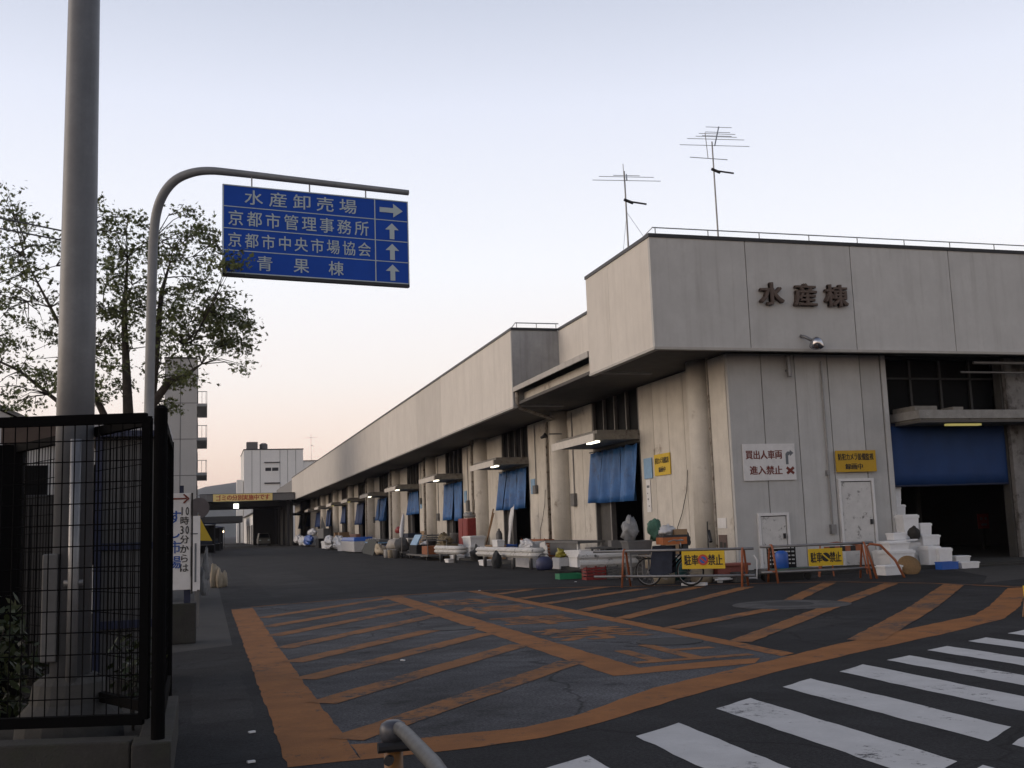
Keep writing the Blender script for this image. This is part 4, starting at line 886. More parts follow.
L=[ (19.04,19.5,26.3,26.7,.1,.5,'foam box at the very bottom of the tallest stack in the front opening',0),(19.04,19.5,26.3,26.7,.5,.95,'second foam box from the bottom of the tallest stack',.04),(19.02,19.42,26.3,26.7,.95,1.4,'third foam box up in the tallest stack',-.03),
 (19.03,19.39,26.3,26.7,1.4,1.74,'fourth foam box up in the tallest stack, set slightly outward',0),(19.0,19.26,26.3,26.6,1.74,1.9,'thin foam box near the top of the tallest stack',0),(19.0,19.28,26.3,26.6,1.9,2.27,'topmost foam box of the tallest stack under the blue shutter',0),
 (18.62,19.13,25.4,25.85-.02,.1,.55,'hidden lower foam box before the tallest stack',0),(18.62,19.13,25.4,25.83,.55,.99,'middle foam box of the second stack from the wall edge',.03),(18.61,19.13,25.4,25.83,.99,1.45,'large top foam box leaning out before the tallest stack',-.04),
 (19.15,19.6,25.4,25.85,.1,.48,'lower foam box right of the second stack',0),(19.15,19.55,25.4,25.85,.48,.86,'middle foam box right of the second stack',.05),(19.15,19.53,25.4,25.85,.86,1.2,'dented top foam box right of the second stack',-.03),
 (17.33,18.17,24.4,24.9,.1,.53,'widest foam box at the left foot of the pile',.02),(17.4,18.04,24.42,24.85,.53,.735,'shallow foam box on the widest one',-.03),(17.87,18.33,24.9,25.25,.78,.97,'low foam box lying on the flat foam sheet',.06),
 (18.75,19.35,24.85,25.25,.6,.88,'long foam box resting across the middle of the pile',0),(18.35,18.84,24.95,25.3,.40,.69,'foam box wedged in the middle of the pile',.05),(18.3,18.66,24.95,25.3,.1,.4,'small foam box under the wedged one',0),
 (18.55,18.98,24.4,24.82,.1,.60,'tall foam box at the front of the pile',.03),(18.82,19.22,24.25,24.6,.1,.54,'foam box at the right front of the pile',-.1),(19.38,19.91,24.4,24.8,.1,.3,'shallow foam box on the slab at the right end of the pile',.1),
 (19.03,19.6,23.7,24.0-.02,0,.17,'shallow foam box on the asphalt beside the blue tray',-.06),(15.9,16.44,22.6,23.0,0,.24,'single foam box at the foot of the orange barrier legs',.05)]
for a in L: foam(*a)
M().obb((18.0,24.9,.755),.98,.45,.035,rz=.05,ry=R(-2)).out('foam_sheet',FOAM,tag=('flat foam sheet jutting out to the left of the pile','foam sheet'))
M().blob((18.55,24.9,.92),.15,.16,.2,.2).out('black_bag',INK,tag=('small black bag on the foam boxes','bag'),smooth=True)
r=root('blue_tray',(18.67,23.9,0),'blue plastic tray at the foot of the foam boxes','tray')
m=M().box(18.42,18.92,23.7,24.0-.02,0,.02)
for a in ((18.42,18.92,23.7,23.72),(18.42,18.92,23.96,23.98),(18.42,18.44,23.72,23.96),(18.9,18.92,23.72,23.96)): m.box(*a,.02,.19)
part(m,'tub',BLUEP,r); part(M().box(18.41,18.93,23.69,23.71,.17,.195).box(18.41,18.93,23.97,23.99,.17,.195),'rim',BLUEP,r)
m=M().lathe((0,0,0),[(.26,-.03),(.28,0),(.27,.03),(.1,.045)],24); X=Matrix.Translation((16.72,22.75,.2))@Matrix.Rotation(R(-20),4,'Z')@Matrix.Rotation(R(58),4,'X'); m.v=[X@p for p in m.v]
m.out('round_basket',mat('straw brown',(.20,.12,.05),.8,var=.25,scale=25),tag=('round brown straw lid leaning by the single foam box','basket'),smooth=True)

# barriers with pipes
def aframe(par,p,w,h,dirv):
    d=Vector((*dirv,0)).normalized(); n=Vector((-d.y,d.x,0)); P_=Vector((p[0],p[1],0))
    for s in (-1,1):
        pass
    pts=[P_-n*w/2,P_-n*w*.16+Vector((0,0,h*.92)),P_-n*w*.07+Vector((0,0,h)),P_+n*w*.07+Vector((0,0,h)),P_+n*w*.16+Vector((0,0,h*.92)),P_+n*w/2]
    o=part(M().tube(pts,.026,8),'a_frame',ORG,par,smooth=True)
    part(M().tube([P_-n*w*.36+Vector((0,0,h*.3)),P_+n*w*.36+Vector((0,0,h*.3))],.02,6),'cross_bar',ORG,o)
def pipes(par,a,b,zs,mt=STEEL):
    for z in zs: part(M().cyl((a[0],a[1],z),(b[0],b[1],z),.03,n=10),'pipe',mt,par,smooth=True)
def nosign(par,c,d,w,h,tilt=0,ring=True):
    d=Vector((*d,0)).normalized(); n=Vector((d.y,-d.x,0)); c=Vector(c); rz=math.atan2(d.y,d.x)
    pl=part(M().obb(c,w,.02,h,rz=rz,ry=0),'plate',YELLOW,par)
    f=c+n*.014; m=M()
    for s,t in (('駐',-.36),('車',-.19),('禁',.2),('止',.37)): m.text(s,f+d*(w*t),d,(0,0,1),w*.17,h*.62,.004,.03)
    part(m,'lettering',INK,pl)
    e=f+n*.001
    if ring:
        part(M().cyl(e-n*.004,e+n*.003,h*.31,n=20),'ring',REDB,pl); part(M().cyl(e-n*.003,e+n*.005,h*.2,n=20),'disc',BLUEINK,pl)
    else:
        part(M().cyl(e-n*.004,e+n*.003,h*.26,n=18),'disc',INK,pl)
    part(M().obb(e+n*.007,h*.5,.003,h*.08,rz=rz,ry=R(40)),'bar',REDB if ring else YELLOW,pl)
b1=root('pipe_barrier',(10.5,22.7,0),'orange A-frame barrier with grey pipes and a no parking plate before the bicycle','barrier','orange pipe barriers')
aframe(b1,(9.5,23.5),.55,.86,(.72,-.69)); aframe(b1,(11.55,21.55),.5,.84,(.72,-.69)); pipes(b1,(8.9,24.0),(11.72,21.38),(.83,.24))
dd=(.73,-.68); nosign(b1,(10.86,22.16,.60),dd,1.0,.40)
b2=root('pipe_barrier',(14,22.1,0),'second orange barrier with grey pipes and a no parking plate before the grey wall','barrier','orange pipe barriers')
aframe(b2,(12.62,22.2),.55,.86,(1,-.1)); aframe(b2,(14.95,22.0),.5,.84,(1,-.1)); pipes(b2,(12.35,22.22),(15.2,21.98),(.83,.24)); nosign(b2,(13.93,22.02,.54),(1,-.09),.86,.40,ring=False)
part(M().tube([(15.05,21.7,0),(15.0,21.95,.74),(15.1,21.95,.80),(15.35,21.9,.76),(15.62,21.75,.4),(15.72,21.6,0)],.03,8),'wide_frame',ORG,b2,smooth=True)
b3=root('striped_barrier',(15.2,23.8,0),'folded orange barrier with a black striped bar behind the second pipe barrier','barrier')
m=M()
for i in range(7): m.obb((14.98+i*.15,23.6,.66),.15,.025,.13,ry=0,m=i%2)
part(m,'striped_bar',[ORG,INK],b3); part(M().tube([(14.7,23.6,0),(14.8,23.6,.78),(15.3,23.62,.82),(16.0,23.6,.72),(16.1,23.6,0)],.022,6).tube([(14.9,23.9,0),(14.95,23.62,.6)],.02,6),'frame',ORG,b3)
part(M().tube([(14.62,23.4,.3),(15.0,23.4,.32)],.02,6).tube([(14.6,23.4,0),(14.65,23.4,.3)],.02,6).tube([(15.0,23.4,0),(14.98,23.4,.32)],.02,6),'stand',ORG,b3)
# trolley with drum and crate
r=root('hand_trolley',(13.3,22.9,0),'low flat trolley with small wheels before the small chipped door','trolley')
part(M().box(12.75,14.15,22.7,23.3,.2,.28),'deck',GREYP,r); part(M().box(12.7,13.7,22.65,22.72,.0,.18),'beam',DARK,r)
for x in (12.95,13.9):
    for y in (22.8,23.2): part(M().cyl((x,y-.02,.09),(x,y+.02,.09),.09,n=14),'wheel',TYRE,r)
m=M().lathe((13.3,22.92,.28),[(.14,0),(.155,.03),(.155,.34),(.13,.39),(.06,.42)],18); m.out('blue_drum',BLUEP,tag=('bright blue plastic drum on the flat trolley','drum'),smooth=True)
crate(13.12,13.78,23.08,23.29,.28,.78,DARK,'black slatted crate behind the blue drum on the trolley',bars=5)
o=M().add([(12.85,22.72,.285),(13.9,22.72,.285),(14.1,22.72,.22),(13.2,22.68,.2)],[(0,1,2,3)]).out('green_sheet',GREEN,tag=('scrap of green sheet hanging over the trolley edge','sheet')); o.modifiers.new('t','SOLIDIFY').thickness=.006
M().box(12.05,12.4,22.9,23.25,0,.24).out('concrete_weight',CONC,tag=('small concrete weight between the two pipe barriers','block'),bevel=.02)
# bicycle
Bk=root('bicycle',(0,0,0),'black city bicycle behind the first pipe barrier','bicycle')
for x in (0,1.02):
    ring=[(x+.315*math.cos(t*PI/14),0,.335+.315*math.sin(t*PI/14)) for t in range(28)]
    w=part(M().tube(ring,.02,6,closed=True),'wheel',TYRE,Bk,smooth=True)
    part(M().tube([(x+.29*math.cos(t*PI/14),0,.335+.29*math.sin(t*PI/14)) for t in range(28)],.009,5,closed=True),'rim',STEEL,w)
    sp=M()
    for k in range(14): t=k*PI/7; sp.cyl((x,.02*(-1)**k,.335),(x+.285*math.cos(t),0,.335+.285*math.sin(t)),.0025,n=3)
    sp.cyl((x,-.04,.335),(x,.04,.335),.02,n=8); part(sp,'spokes',STEEL,w)
part(M().tube([(.45,0,.31),(.28,0,.78)],.018,7).tube([(.45,0,.31),(.86,0,.68)],.02,7).tube([(.42,0,.40),(.84,0,.76)],.016,7).tube([(0,.03,.335),(.45,.03,.31)],.011,6).tube([(0,-.03,.335),(.32,0,.68)],.010,6).tube([(.83,0,.86),(.88,0,.62)],.02,7),'frame',BLACK,Bk,smooth=True)
part(M().tube([(.88,0,.62),(.92,.045,.55),(1.02,.05,.335)],.012,6).tube([(.88,0,.62),(.92,-.045,.55),(1.02,-.05,.335)],.012,6),'fork',BLACK,Bk)
part(M().tube([(.83,0,.86),(.82,0,1.0)],.014,6).tube([(.62,.27,1.02),(.75,.26,1.06),(.86,.12,1.04),(.86,-.12,1.04),(.75,-.26,1.06),(.62,-.27,1.02)],.013,6),'handlebar',STEEL,Bk,smooth=True)
part(M().blob((.26,0,.85),.14,.09,.05,.02,flat=False).blob((.36,0,.85),.1,.045,.035,.02,flat=False),'saddle',BLACK,Bk,smooth=True)
part(M().box(-.25,.2,-.08,.08,.70,.72),'rack',STEEL,Bk)
part(M().cyl((.45,-.03,.31),(.45,-.05,.31),.09,n=16).box(.4,.5,-.14,-.06,.16,.18).box(.4,.5,.06,.14,.44,.46),'crank',STEEL,Bk)
part(M().tube([(.1,.08,0),(.02,.05,.3)],.012,5),'kickstand',STEEL,Bk)
Bk.location=(10.02,23.35,0); Bk.rotation_euler=(0,0,math.atan2(-.68,.70))
bd=Vector((.717,-.697,0)); bn=Vector((.697,.717,0)); B0=Vector((10.02,23.35,0))
def bp(s,z,d=0): q=B0+bd*s+bn*d; return (q.x,q.y,z)
v=[];f=[]
for side in (-1,1):
    for j in range(7):
        t=j/6
        for i in range(7):
            u_=i/6; v.append(bp(.16+.5*u_+.05*t*(u_-.5)-.06*t,.93-.72*t*(1-.25*abs(u_-.4)),side*(.10+.05*t)+.02*math.sin(u_*9)*t))
for s in (0,49):
    for j in range(6):
        for i in range(6): f.append((s+j*7+i,s+j*7+i+1,s+(j+1)*7+i+1,s+(j+1)*7+i))
f+=[(i,i+1,49+i+1,49+i) for i in range(6)]
M().add(v,f).out('draped_cover',NAVYC,tag=('dark navy cloth cover draped over the bicycle frame','cloth'),smooth=True)
M().add([bp(.75,.0,.1),bp(1.32,.0,.1),bp(1.32,.0,.3),bp(.75,0,.3),bp(.75,.06,.1),bp(1.32,.06,.1),bp(1.32,.06,.3),bp(.75,.06,.3)],[(0,3,2,1),(4,5,6,7),(0,1,5,4),(1,2,6,5),(2,3,7,6),(3,0,4,7)]).out('foam_slab',FOAM,tag=('white foam slab on the ground behind the bicycle front wheel','foam slab'))
def tub(x,y,r,h,mt,label,z=0):
    o=root('round_tub',(x,y,z),label,'tub','cream tubs behind the bicycle')
    part(M().lathe((x,y,z),[(r*.82,0),(r*.98,h*.5),(r,h*.93),(r*1.05,h*.94),(r*1.05,h),(r*.9,h*.97)],20),'tub',mt,o,smooth=True); part(M().tube([(x+r*1.03*math.cos(t*PI/10),y+r*1.03*math.sin(t*PI/10),z+h) for t in range(20)],.015,5,closed=True),'rim',mt,o)
tub(10.75,24.1,.3,.52,CREAM,'cream tub behind the left wheel of the bicycle'); tub(11.5,23.6,.3,.52,CREAM,'cream tub behind the right wheel of the bicycle')
m=M().blob((11.1,24.0,.28),.2,.2,.3,.15); m.out('teal_bag',mat('teal cloth',(.03,.10,.10),.8,var=.2),tag=('dull teal bag between the cream tubs','bag'),smooth=True)
r=root('red_chest',(12.2,23.2,0),'faded red chest lid behind the first no parking plate','chest')
part(M().box(11.75,12.55,23.2,23.6,.18,.38),'body',mat('faded red',(.22,.06,.045),.6,var=.2),r,bevel=.01); part(M().box(11.7,12.6,23.15,23.65,.38,.44),'lid',mat('faded red lid',(.26,.08,.06),.6,var=.2),r,bevel=.01); part(M().box(11.72,12.58,23.18,23.62,.08,.178).box(11.75,11.85,23.2,23.3,0,.08).box(12.45,12.55,23.5,23.6,0,.08),'base',WHITE_D,r)
m=M().tube([(12.7,23.1,.05),(12.74,23.1,.5),(12.68,23.15,.62)],.02,6).tube([(11.6,23.1,.08),(12.7,23.1,.08)],.02,6); m.out('bent_pipe',WHITE,tag=('bent white pipe beside the faded red chest','pipe'))
# goods table behind the bicycle
r=root('goods_table',(11.4,25.5,.1),'low table piled with trays behind the bicycle','table')
part(M().box(10.9,12.1,25.2,25.9,.60,.65),'top',GREYP,r)
for x in (10.95,12.05):
    for y in (25.25,25.85): part(M().box(x-.03,x+.03,y-.03,y+.03,.1,.6),'leg',GREYP,r)
M().box(11.35,11.72,25.25,25.6,.65,.90).out('cardboard_box',CARD,tag=('brown cardboard box under the orange tray','box'),bevel=.008)
def tray(x0,x1,y0,y1,z0,z1,mt,label):
    m=M().box(x0,x1,y0,y1,z0,z0+.02)
    for a in ((x0,x1,y0,y0+.02),(x0,x1,y1-.02,y1),(x0,x0+.02,y0+.02,y1-.02),(x1-.02,x1,y0+.02,y1-.02)): m.box(*a,z0+.02,z1)
    m.out('goods_tray',mt,tag=(label,'tray','trays stacked behind the bicycle'))
tray(11.28,11.95,25.25,25.7,.90,1.08,mat('orange tray',(.40,.12,.03),.6,var=.2),'orange tray on the cardboard box behind the bicycle'); tray(11.3,11.95,25.25,25.7,1.08,1.14,DGREY,'dark tray on the orange tray')
tray(11.62,11.97,25.25,25.65,1.14,1.28,CARD,'brown wooden tray on the top of the pile')
M().blob((11.47,25.45,1.25),.19,.17,.16,.4).out('white_bag',PLAST,tag=('white plastic bag on the tray pile behind the bicycle','bag'),smooth=True)
m=M().box(11.85,12.0,25.3,25.6,.65,.95).blob((12.0,25.5,1.0),.14,.14,.2,.2); m.out('dark_bundle',DGREY,tag=('dark bundle right of the tray pile','bundle'))
m=M().lathe((12.2,25.6,.1),[(.16,0),(.18,.6),(.2,.66),(.15,.66)],14); m.out('grey_pail',GREYP,tag=('tall grey pail beside the tray pile','pail'),smooth=True)
m=M().cyl((13.15,26.5,.1),(13.2,26.55,1.45),.02,n=6).cyl((13.2,26.4,.9),(13.25,26.6,1.2),.05,n=8).obb((13.15,26.45,.3),.05,.3,.35); m.out('broom',COPE,tag=('dark broom leaning by the corner pier','broom'))
r=root('grey_bin',(10.9,26,.0),'grey plastic box on a low frame before the nearest doorway','box')
part(M().taper((10.9,26.1),(.6,.45),(.68,.5),.66,.98),'tub',GREYP,r,bevel=.01); part(M().box(10.54,11.26,25.84,26.36,.98,1.02),'rim',GREYP,r)
for x in (10.65,11.15):
    for y in (25.95,26.25): part(M().box(x-.02,x+.02,y-.02,y+.02,0,.66),'leg',STEEL,r)
m=M().blob((10.75,26.1,1.27),.17,.17,.34,.5); m.out('plastic_sack',GPLAST,tag=('crumpled clear plastic sack standing on the grey box','sack'),smooth=True)
m=M().blob((11.6,26.4,1.2),.18,.16,.3,.45); m.tube([(11.45,26.4,1.2),(11.5,26.35,1.5),(11.7,26.35,1.5),(11.76,26.4,1.1)],.02,6); m.out('green_net',mat('green net',(.06,.16,.11),.7,var=.3,scale=20),tag=('bundle of green net beside the tray pile','net'),smooth=True)
r=root('steel_stand',(10.0,28.2,0),'low grey steel stand behind the short white rail','stand')
part(M().box(10.9,12.3,29.6,30.1,.75,.8),'shelf',GREYP,r); part(M().box(10.95,11.0,29.65,29.7,0,.75).box(12.2,12.25,29.65,29.7,0,.75).box(11.5,11.55,30.0,30.05,0,.75),'leg',GREYP,r)
M().box(11.6,12.0,29.7,30.0,.8,.98).out('stacked_trays',GREYP,tag=('grey trays on the low steel stand','trays'))
# clutter further along
foam(12.4,13.2,50.6,52.3,.1,.62,'foam box against the wall by the leaning poles'); foam(12.4,13.2,50.7,52.2,.62,1.1,'foam box on top by the leaning poles',.05); foam(11.9,12.5,52.2,53.4,.1,.7,'foam box before the red cabinet',-.1)
foam(10.5,11.0,40.6,41.6,.0,.22,'low foam box behind the posts of the long rail'); foam(10.45,10.75,38.4,39.2,.76,1.02,'small foam box sitting on the long white rail'); foam(11.7,12.2,38.2,39.0,.1,.9,'foam box behind the long white rail')
m=M().blob((11.5,38.2,.80),.22,.4,.2,.25).blob((11.4,37.3,.78),.2,.35,.16,.25); m.box(11.2,11.8,36.8,38.6,.0,.66); m.out('white_heap',PLAST,tag=('heap of white plastic behind the long rail','heap'),smooth=False)
m=M().blob((10.1,37.3,.28),.16,.2,.34,.2); m.out('dark_sack',DGREY,tag=('dark sack slumped before the long rail','sack'),smooth=True)
foam(10.3,10.7,46.2,47.0,0,.16,'low foam box under the short rail by the red cabinet'); foam(11.3,11.9,49.6,50.4,.0,.24,'low foam box right of the short rail by the red cabinet')
r=root('push_cart',(10.6,53,0),'low flat push cart with clutter left of the short rail','cart','carts along the dock')
part(M().box(10.2,11.2,50.2,55.8,.2,.27),'deck',GREYP,r)
for x in (10.3,11.1):
    for y in (50.8,55.2): part(M().cyl((x-.03,y,.1),(x+.03,y,.1),.1,n=12),'wheel',TYRE,r)
part(M().tube([(10.25,50.3,.27),(10.2,50.2,.95),(11.15,50.2,.95),(11.15,50.3,.27)],.025,6),'handle',STEEL,r)
M().box(10.3,11.1,53.5,55.4,.27,.72).out('dark_chest',DARK,tag=('black chest on the low push cart','chest'),bevel=.02)
m=M().obb((10.5,54.6,.95),.06,1.7,.62,ry=R(28)); m.out('blue_board',LBLUE,tag=('pale blue board leaning on the black chest','board'))
M().box(10.4,11.0,51.3,52.6,.27,.68).out('wire_crate',WOODO,tag=('orange brown crate on the push cart','crate'),bevel=.02)
m=M().box(11.2,11.9,51,53,.1,.75).blob((11.5,52,.9),.3,.8,.22,.2).blob((11.6,53,1.0),.25,.4,.3,.2); m.out('goods_heap',mat('mixed brown goods',(.14,.11,.06),.8,var=.5,scale=4),tag=('brown heap of goods behind the push cart','heap'))
M().lathe((13.2,50-.3+7.5,.1),[(.28,0),(.32,1.1),(.34,1.15),(.28,1.15)],16).out('grey_barrel',GREYP,tag=('grey barrel beside the third doorway','barrel'),smooth=True)
r=root('sack_trolley',(10.5,59.5,0),'steel trolley heaped with grey white sacks','trolley','carts along the dock')
part(M().box(10.1,10.9,56.6,62.3,.28,.34),'deck',GREYP,r)
for x in (10.2,10.8):
    for y in (57.2,61.6): part(M().cyl((x-.03,y,.14),(x+.03,y,.14),.14,n=12),'wheel',TYRE,r)
part(M().tube([(10.1,56.6,.3),(10.1,56.4,1.1),(10.9,56.4,1.1),(10.9,56.6,.3)],.03,6),'handle',STEEL,r)
m=M().blob((10.4,60.6,.72),.38,1.3,.32,.15).blob((10.5,61.8,.62),.34,.7,.26,.2); m.out('grey_sack',mat('pale sack',(.36,.34,.31),.85,var=.15),tag=('pale grey sacks slumped on the sack trolley','sacks'),smooth=True)
m=M().blob((10.4,58.2,.66),.36,1.0,.4,.18); m.out('dark_sack',DGREY,tag=('dark grey sack on the near end of the sack trolley','sack'),smooth=True)
for i,(x,y) in enumerate(((9.9,57.3),(9.85,60.0),(9.9,58.9))):
    M().lathe((x,y,0),[(.16,0),(.19,.42),(.2,.44),(.16,.44)],12).out('small_pail',(GREYP,WHITE_D,CREAM)[i],tag=(('grey pail','white pail','cream pail')[i]+' on the asphalt before the sack trolley','pail'),smooth=True)
r=root('folded_parasol',(11.6,64.5,.0),'folded white parasol leaning over a cluttered desk','parasol')
part(M().cyl((11.2,63.0,.4),(11.8,65.2,2.5),.03,n=6),'pole',STEEL,r); part(M().tube([(11.3,63.4,.9),(11.45,64.0,1.5),(11.7,64.8,2.25),(11.78,65.1,2.5)],[.09,.15,.10,.03],9),'canopy',PLAST,r,smooth=True)
r=root('cluttered_desk',(11.8,63,.0),'white desk with dark blue clutter under the folded parasol','desk')
part(M().box(11.4,12.4,61.8,64.8,.95,1.02),'top',WHITE,r); part(M().box(11.45,11.55,61.9,62.0,.0,.95).box(12.25,12.35,64.6,64.7,.1,.95).box(11.45,11.55,64.6,64.7,0,.95),'leg',STEEL,r)
m=M().box(11.5,12.3,62.2,64.2,1.02,1.3); m.out('dark_boxes',NAVYC,tag=('dark blue boxes on the white desk','boxes'))
M().blob((11.6,65.6,1.5),.25,.4,.25,.15).out('red_lantern',RED,tag=('dull red round lantern hanging near the folded parasol','lantern'),smooth=True)
m=M()
for i in range(4): m.obb((10.2+.15*i,67.2+2.1*i,.46),.08,1.9,.95,ry=R(16+3*i),rx=R(6))
m.out('leaning_mats',mat('dark green grey mats',(.04,.045,.042),.8,var=.3,scale=4),tag=('row of dark mats leaning beside the blue topped bag','mats'))
r=root('rubbish_cart',(10.8,71,0),'cart with a pale load behind the dark mats','cart','carts along the dock')
part(M().box(10.7,11.5,68,74.5,.7,.78),'deck',LBLUE,r); part(M().box(10.72,11.48,68.2,74.3,.78,.95),'load',GREYP,r)
for y in (69,73.5):
    for x in (10.8,11.4): part(M().cyl((x-.04,y,.3),(x+.04,y,.3),.3,n=14),'wheel',TYRE,r)
r=root('bulk_bag',(10.6,80,0),'large white bulk bag with a blue top','bag')
part(M().taper((10.7,80),(1.0,7.2),(1.1,7.6),.05,.82),'bag',PLAST,r,bevel=.06); part(M().taper((10.7,80),(1.12,7.7),(.9,6.8),.822,1.1),'top',BLUEP,r,bevel=.05)
m=M()
for i in range(9): m.blob((10.9+rnd.uniform(-.3,.6),90+rnd.uniform(-2,9),.35+rnd.uniform(0,.5)),.42,1.7,.42,.2)
m.out('white_heap',PLAST,tag=('far heap of white bags along the dock beyond the bulk bag','heap'))
M().box(12.2,12.6,90,94,.1,1.3).out('brown_cabinet',mat('reddish brown',(.22,.10,.07),.7,var=.2),tag=('reddish brown cabinet behind the bulk bag','cabinet'))
m=M()
for i in range(6): m.box(12,12.9,97.5+1.2*i,98.5+1.2*i,.1,.9+.3*(i%3))
m.out('brown_cartons',CARD,tag=('far row of brown cartons stacked along the dock wall','cartons'))
M().box(11.9,12.5,113,119,.1,1.95).out('grey_locker',GREYP,tag=('far tall grey locker on the dock','locker'),bevel=.03)
M().box(10.9,11.4,108,111,.0,.95).out('black_bin',DARK,tag=('far black bin before the grey locker','bin'),bevel=.03)
m=M()
for i in range(4): m.blob((11.4+rnd.uniform(-.3,.5),126+5*i,.5+rnd.uniform(0,.3)),.5,2.4,.55,.2)
m.blob((12,126,1.6),.5,2.4,.4,.2); m.box(11.6,12.5,124,128,0,1.2); m.out('far_white_bags',PLAST,tag=('farthest heap of white bags beside the blue tarpaulin','heap'))
M().blob((11.2,122,.7),.5,3.0,.6,.15).out('blue_tarpaulin',BLUEP,tag=('far blue tarpaulin covering goods on the dock','tarpaulin'))
m=M().add([(12.5,116,1.9),(12.3,119.5,1.9),(12.3,118,3.3)],[(0,1,2)]); o=m.out('dark_flag',DGREY,tag=('dark triangular cloth above the far locker','cloth')); o.modifiers.new('t','SOLIDIFY').thickness=.03

# more goods and bins along the dock
M().lathe((11.8,57.5,.0),[(.33,0),(.38,.9),(.4,.95),(.32,.96)],16).out('dust_bin',DGREY,tag=('dark grey dust bin behind the sack trolley','bin'),smooth=True)
crate(12.0,12.7,59.2,61.0,.1,1.25,GREYP,'tall grey slatted crate behind the sack trolley',bars=8)
crate(11.6,12.3,67.4,69.0,.1,.5,NAVYC,'lower navy crate behind the leaning mats',bars=3); crate(11.62,12.28,67.5,68.9,.505,.9,DGREY,'dark crate stacked on the navy crate behind the mats',bars=3)
foam(12.2,12.8,66.0,67.0,.1,.62,'foam box beside the navy crate behind the mats',.1)
M().obb((13.75,69.6,.75),.04,1.3,1.3,ry=R(8)).out('plywood_sheet',CARD,tag=('plywood sheet leaning on the wall under the nearer round sign','plywood'))
crate(13.2,13.8,47.2,48.6,.1,.72,BLUEP,'blue slatted crate against the wall near the second curtain',bars=5)
M().lathe((13.55,49.4,.1),[(.15,0),(.16,.05),(.16,1.05),(.1,1.2),(.05,1.22),(.05,1.32)],14).out('gas_bottle',GREYP,tag=('grey gas bottle on the wall left of the blue crate','gas bottle'),smooth=True)
crate(12.3,12.9,42.4,43.6,.1,.45,GREYP,'low grey crate behind the long rail beside the orange brown crate',bars=3)
M().box(12.0,12.6,44.9,46.1,.1,.66).box(11.97,12.63,44.87,46.13,.66,.72).out('carton',CARD,tag=('closed brown carton in front of the hanging white sheet','carton'),bevel=.01)
M().blob((11.6,46.0,.3),.3,.45,.32,.4).out('dark_sack',DGREY,tag=('dark sack on the ground by the closed brown carton','sack'),smooth=True)
M().lathe((12.9,33.4,.1),[(.2,0),(.26,.6),(.28,.64),(.22,.64)],16).out('dark_bin',DGREY,tag=('dark round bin in the nearest doorway','bin'),smooth=True)
crate(12.9,13.5,31.2,32.2,.1,.5,GREYP,'grey crate against the wall under the yellow notice',bars=4); crate(12.92,13.48,31.25,32.15,.505,.86,BLUEP,'blue crate stacked on the grey crate under the yellow notice',bars=3)
M().box(12.9,13.6,29.6,30.5,.1,.55).box(12.87,13.63,29.57,30.53,.55,.60).out('carton',CARD,tag=('brown carton against the wall left of the round corner column','carton'),bevel=.01)
M().blob((12.6,28.6,.35),.32,.34,.36,.4).out('cream_bag',CREAM,tag=('cream bag slumped at the foot of the corner column','bag'),smooth=True)
m=M().tube([(11.0,30.8,.02),(11.3,31.3,.03),(11.0,31.9,.03),(10.7,31.4,.04),(11.0,30.9,.06),(11.35,31.4,.07),(10.9,32.2,.03),(10.6,33.2,.02)],.025,6); m.out('hose',DARK,tag=('black hose coiled on the ground by the steel stand','hose'),smooth=True)
for a in ((10.5,11.2,63.2,64.4,0,.45,'foam box on the asphalt past the sack trolley'),(12.3,13.0,70.6,72.0,.1,.6,'foam box by the wall behind the pale load cart'),(12.4,13.1,72.2,73.4,.1,.95,'tall foam box by the wall behind the pale load cart'),
  (11.4,12.1,75.6,77.0,0,.7,'foam box right of the large bulk bag'),(11.5,12.2,77.4,78.8,0,.95,'tall foam box behind the large bulk bag'),(12.2,12.9,84.5,86.5,.1,1.0,'foam box left of the brown cabinet'),(10.4,11.2,86.0,87.6,0,.5,'low foam box left of the large bulk bag'),
  (11.0,11.7,104,106,0,.7,'far foam box before the black bin'),(11.9,12.6,106,108.4,.1,1.1,'far tall foam box beside the brown cartons'),(18.98,19.4,24.85,25.2,.1,.42,'foam box low in the middle gap of the pile'),(19.2,19.6,24.9,25.3,.1,.36,'foam box behind the shallow ones at the right end'),(17.75,18.2,25.3,25.75,.1,.5,'foam box half hidden behind the wide ones by the wall')): foam(*a,.08*((len(a[6])%5)-2))
M().blob((10.3,65.2,.3),.3,.7,.34,.4).out('pale_sack',CREAM,tag=('cream sack on the asphalt before the folded parasol','sack'),smooth=True)
M().blob((11.3,56.3,.35),.3,.6,.4,.45).out('pale_sack',PLAST,tag=('white sack between the push cart and the sack trolley','sack'),smooth=True)
crate(11.3,11.9,78.9,80.6,.0,1.2,BLUEP,'tall blue crate behind the bulk bag',bars=5)
M().lathe((10.6,66.4,0),[(.22,0),(.27,.55),(.29,.6),(.23,.6)],14).out('small_pail',BLUEP,tag=('blue pail on the asphalt before the dark mats','pail'),smooth=True)
# barricade at the right edge
r=root('plastic_barricade',(11.6,12.9,0),'yellow and orange folding barricade at the right edge of the crossing','barricade')
part(M().tube([(10.98,12.5,0),(11.2,12.62,.45),(11.4,12.72,.86)],.024,7).tube([(11.75,13.0,0),(11.42,12.78,.86)],.024,7),'leg',BROWN,r)
part(M().tube([(12.75,12.9,0),(12.45,12.98,.86)],.024,7).tube([(12.8,13.5,0),(12.45,13.04,.86)],.024,7),'leg',BROWN,r)
part(M().obb((11.8,12.74,.30),1.35,.03,.24,rz=R(10)),'yellow_board',YELLOW,r); part(M().obb((11.9,12.82,.70),1.1,.03,.2,rz=R(10)),'orange_board',ORG,r)

